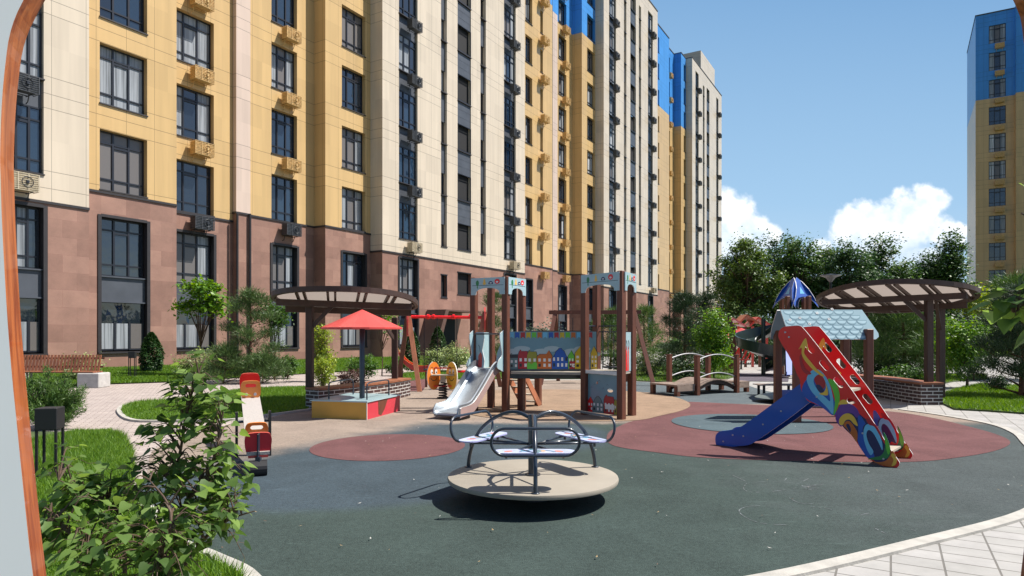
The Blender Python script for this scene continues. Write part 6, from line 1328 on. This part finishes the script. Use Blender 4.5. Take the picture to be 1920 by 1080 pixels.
# ---- heart shaped leaves on real twigs (the near bush and the overhanging branch)
def heartleaves(name, specs, m, parent):
    """specs: (pos, tipdir, normal, size)"""
    pr_ = [(0, 0, 0), (-.05, .34, .05), (.10, .50, .09), (.35, .46, .08), (.62, .28, .04), (1.0, 0, -.10)]
    V, Fc = [], []; 
    for pos, td, nn, s in specs:
        td = td.normalized(); bb = td.cross(nn).normalized(); nn = bb.cross(td).normalized(); k = len(V)
        mids = [(0, .0), (.12, .0), (.36, .0), (.62, -.01), (1.0, -.10)]
        M_ = [pos+td*s*a+nn*s*z for a, z in mids]
        Lh = [pos+td*s*a+bb*s*w_+nn*s*z for a, w_, z in pr_[1:5]]; Rh = [pos+td*s*a-bb*s*w_+nn*s*z for a, w_, z in pr_[1:5]]
        V += M_+Lh+Rh                          # 0-4 mid, 5-8 left, 9-12 right
        Fc += [(k, k+1, k+6), (k, k+6, k+5), (k+1, k+2, k+7), (k+1, k+7, k+6), (k+2, k+3, k+8), (k+2, k+8, k+7), (k+3, k+4, k+8),
               (k, k+10, k+1), (k, k+9, k+10), (k+1, k+11, k+2), (k+1, k+10, k+11), (k+2, k+12, k+3), (k+2, k+11, k+12), (k+3, k+12, k+4)]
    return fastmesh(name, np.array([tuple(v) for v in V]), np.array(Fc), 3, m, parent, True)
M_heart = leafmat('heart_leaf', (.125, .215, .055), .48, .65, .5); M_twig = mat('twig', (.09, .055, .035), .7, .3, 20)
def leafy(name, label, cat, base, blobs, n_tw, ls, stemr, stems):
    o = thing(name, label, cat, base); b = MB(); specs = []
    tot = sum(w_ for *_, w_ in blobs)
    for st_ in stems: pts = spline(st_, 5); b.tube(pts, [stemr*(1-.8*i/(len(pts)-1)) for i in range(len(pts))], 7)
    allst = [p for st_ in stems for p in spline(st_, 6)]
    for (c, rx, ry, rz, w_) in blobs:
        for k in range(int(n_tw*w_/tot)):
            d = Vector((random.gauss(0, .5), random.gauss(0, .5), random.gauss(0, .5))); tip = Vector(c)+Vector((d.x*rx, d.y*ry, d.z*rz))
            src = min(allst, key=lambda p: (p-tip).length+.25*max(0, p.z-tip.z+.05)); md = src.lerp(tip, .5)+Vector((0, 0, .04+.1*(tip-src).length)); tw_ = spline([src, md, tip], 5); b.tube(tw_, [max(.0012, .0045*(1-.8*i/(len(tw_)-1))) for i in range(len(tw_))], 5)
            L_ = (tip-src).length; nl = max(3, min(7, int(L_/.06)))
            for i in range(nl):
                t = 1-.62*i/nl*min(1, .42/max(L_, .1)) ; p = tw_[min(len(tw_)-1, int(t*(len(tw_)-1)))]; ax_ = (tip-src).normalized(); a = i*2.4+random.uniform(-.5, .5)
                out = (ax_.cross(ZZ).normalized()*math.cos(a)+ZZ.cross(ax_.cross(ZZ)).normalized()*math.sin(a)*.5+ax_*.5).normalized(); td = (out+Vector((0, 0, -.45+random.uniform(-.3, .2)))).normalized(); nn = (ZZ+Vector((random.gauss(0, .35), random.gauss(0, .35), 0))).normalized()
                pe_ = p+out*.035; b.tube([p, pe_], .0012, 3); specs.append((pe_, td, nn, ls*random.uniform(.6, 1.15)))
    b.build('stems', M_twig, o); heartleaves('foliage', specs, M_heart, o); return o
def PB(px, py, D, r, w_): p = P(px, py, D); rr = r/F*D; return (p, rr, rr*.8, rr, w_)
bb = Vector((-1.88, 3.25, .03))
st_ = [[bb, P(300, 960, 3.25), P(335, 860, 3.2), P(350, 770, 3.2), P(372, 700, 3.2)], [bb+Vector((.05,0,0)), P(330, 980, 3.1), P(395, 880, 3.1), P(415, 790, 3.1)], [bb-Vector((.05,0,0)), P(230, 980, 3.2), P(170, 930, 3.2), P(110, 900, 3.25)],
       [bb+Vector((.08,-.05,0)), P(360, 1040, 3.0), P(420, 980, 3.0), P(478, 958, 3.0)], [bb+Vector((0,-.08,0)), P(200, 1060, 2.9), P(140, 1010, 2.85), P(95, 960, 2.9)], [bb+Vector((.03,-.1,0)), P(300, 1050, 2.8), P(320, 960, 2.8), P(280, 900, 2.9)]]
blobs = [PB(368, 728, 3.2, 50, 6), PB(335, 770, 3.2, 42, 4), PB(398, 790, 3.1, 42, 5), PB(290, 830, 3.25, 36, 3), PB(375, 850, 3.2, 60, 6), PB(415, 855, 3.1, 24, 2), PB(330, 925, 3.1, 90, 16), PB(410, 925, 3.1, 55, 9), PB(220, 940, 3.1, 80, 12), PB(130, 940, 3.1, 60, 9), PB(110, 1010, 2.9, 65, 9), PB(230, 1020, 2.9, 85, 13), PB(330, 1010, 2.9, 80, 12), PB(385, 1000, 2.9, 50, 6), PB(180, 1070, 2.7, 80, 10), PB(310, 1075, 2.7, 70, 9), PB(440, 975, 3.0, 24, 2), PB(110, 880, 3.4, 34, 3)]
leafy('leafy_bush', 'large bush with heart shaped leaves filling the lower left foreground', 'bush', bb, blobs, 430, .060, .012, st_)
tb = Vector((2.55, 2.6, 0)); st_ = [[tb, Vector((2.5, 2.55, .9)), P(1990, 600, 2.3), P(1900, 585, 2.25)], [tb+Vector((0,0,.9)), P(2080, 480, 2.3), P(1965, 420, 2.2), P(1915, 400, 2.2)]]
leafy('leafy_tree', 'overhanging branch with broad bright leaves entering from the right edge', 'tree', tb, [PB(1903, 592, 2.25, 20, 5), PB(1945, 600, 2.25, 36, 6), PB(2000, 570, 2.3, 60, 6), PB(1935, 412, 2.2, 12, 2), PB(1975, 425, 2.2, 30, 3), PB(2030, 430, 2.3, 50, 5)], 34, .078, .016, st_)

# ---- grass
M_grass = leafmat('grass_blades', (.12, .235, .026), .35, .45, .5)
def inpoly(P_, poly):
    x, y = P_[:, 0], P_[:, 1]; ins = np.zeros(len(P_), bool); n_ = len(poly)
    for i in range(n_):
        x1, y1 = poly[i-1]; x2, y2 = poly[i]; c_ = ((y1 > y) != (y2 > y)) & (x < (x2-x1)*(y-y1)/(y2-y1+1e-12)+x1); ins ^= c_
    return ins
def grass(poly, n, h_, w_, z=.035, clip=None, zf=None):
    poly = np.array(poly); lo_, hi_ = poly.min(0), poly.max(0)
    if clip is not None: lo_ = np.maximum(lo_, clip[0]); hi_ = np.minimum(hi_, clip[1])
    p = lo_+(hi_-lo_)*RNG.random((n, 2)); p = p[inpoly(p, [tuple(q) for q in poly])]; n = len(p)
    zz = np.full(n, z) if zf is None else zf(p); base = np.column_stack([p, zz]); a = RNG.uniform(0, np.pi, n); t = np.column_stack([np.cos(a), np.sin(a), np.zeros(n)])*w_/2
    patch = .65+.6*(np.sin(p[:, 0]*3.1+1.3*np.sin(p[:, 1]*2.3))*.5+.5)*RNG.random(n)
    tip = base+np.column_stack([RNG.normal(size=(n, 2))*h_*.45, h_*patch*(.6+.8*RNG.random(n))]); return np.stack([base-t, base+t, tip], 1)
G_ = [grass(bedA, 260000, .085, .010, clip=((-6.6, 3.2), (-1.3, 10))), grass(isls, 60000, .065, .013), grass(lawnE, 90000, .075, .016), grass(lawnD, 26000, .07, .02), grass(lawnF, 16000, .07, .02), grass(lawnG, 16000, .08, .02)]
V_ = np.concatenate(G_); tag(fastmesh('grass', V_, np.arange(len(V_)*3).reshape(-1, 3), 3, M_grass), 'short green grass covering the lawns round the playground', 'grass', None, 'stuff')
# on the bank
bk = []
for i in range(len(lo)-1):
    pu, qu = np.array([*lo[i], .035]), np.array([*lo[i+1], .035]); a1, b1 = Vector(pu).dot(U)+1.5, Vector(qu).dot(U)+1.5; P1, Q1 = np.array(uv(a1, -24.3, .2)), np.array(uv(b1, -24.3, .2)); P2, Q2 = np.array(uv(a1, -26.5, .21)), np.array(uv(b1, -26.5, .21))
    for (A1, B1, C1, D1, n) in ((pu, qu, Q1, P1, 15000), (P1, Q1, Q2, P2, 5000)):
        s_, t_ = RNG.random((n, 1)), RNG.random((n, 1)); q = A1*(1-s_)*(1-t_)+B1*s_*(1-t_)+C1*s_*t_+D1*(1-s_)*t_; a = RNG.uniform(0, np.pi, n); t2 = np.column_stack([np.cos(a), np.sin(a), np.zeros(n)])*.014
        bk.append(np.stack([q-t2, q+t2, q+np.column_stack([RNG.normal(size=(n, 2))*.03, .04+.06*RNG.random(n)])], 1))
V_ = np.concatenate(bk); tag(fastmesh('grass', V_, np.arange(len(V_)*3).reshape(-1, 3), 3, M_grass), 'short green grass on the bank along the long apartment block', 'grass', None, 'stuff')
# ---- specks of litter and dropped leaves on the rubber
b = MB()
for k in range(170):
    x, y = random.uniform(-2.2, 5.5), random.uniform(4.2, 12); sz = random.uniform(.006, .02); a = random.uniform(0, 3.1); t = Vector((math.cos(a), math.sin(a), 0)); nn = Vector((-t.y, t.x, 0)); q = Vector((x, y, .026)); b.quad(q-t*sz, q-nn*sz*.4, q+t*sz+ZZ*.004, q+nn*sz*.4, k % 3)
tag(b.build('litter', [mat('dry_leaf', (.28, .20, .10), .8), mat('pale_chip', (.5, .48, .44), .8), mat('twig_bit', (.10, .07, .05), .8)]), 'tiny dry leaves and pale chips scattered over the rubber', 'litter', None, 'stuff')
# ---- chalk drawing on the rubber
M_chalk = mat('chalk', (.12, .135, .14), .95, .5, 30)
b = MB()
def chalk(pts, w_=.010):
    pts = spline([G(*q, .0105) for q in pts], 5)
    for i in range(len(pts)-1):
        if random.random() < .35: continue
        t = (pts[i+1]-pts[i]).normalized(); nn = Vector((-t.y, t.x, 0))*w_*random.uniform(.3, .6); b.quad(pts[i]-nn, pts[i+1]-nn, pts[i+1]+nn, pts[i]+nn)
for l_ in ([(1400,906),(1394,915),(1405,922),(1440,922),(1480,917),(1505,910),(1480,905),(1440,903),(1405,905)], [(1372,890),(1385,896),(1400,903)], [(1470,902),(1476,895)], [(1500,905),(1516,897)], [(1515,911),(1540,908),(1560,905)], [(1425,948),(1400,950),(1386,957),(1395,968),(1420,979),(1450,983),(1478,984)], [(1520,950),(1545,952),(1570,958),(1600,966),(1630,962)], [(1480,933),(1500,943),(1540,945)], [(1640,990),(1660,1000)], [(1700,990),(1720,996)]): chalk(l_)
for k in range(26):
    q = G(random.uniform(1500, 1528), random.uniform(908, 921), .0105); a = random.uniform(-.4, .4); t = Vector((math.cos(a), math.sin(a), 0)); b.quad(q, q+t*.07, q+t*.07+Vector((0, .006, 0)), q+Vector((0, .006, 0)))
tag(b.build('chalk_drawing', M_chalk), 'faint white chalk drawing on the green surface in front of the red slide', 'chalk drawing', None, None)
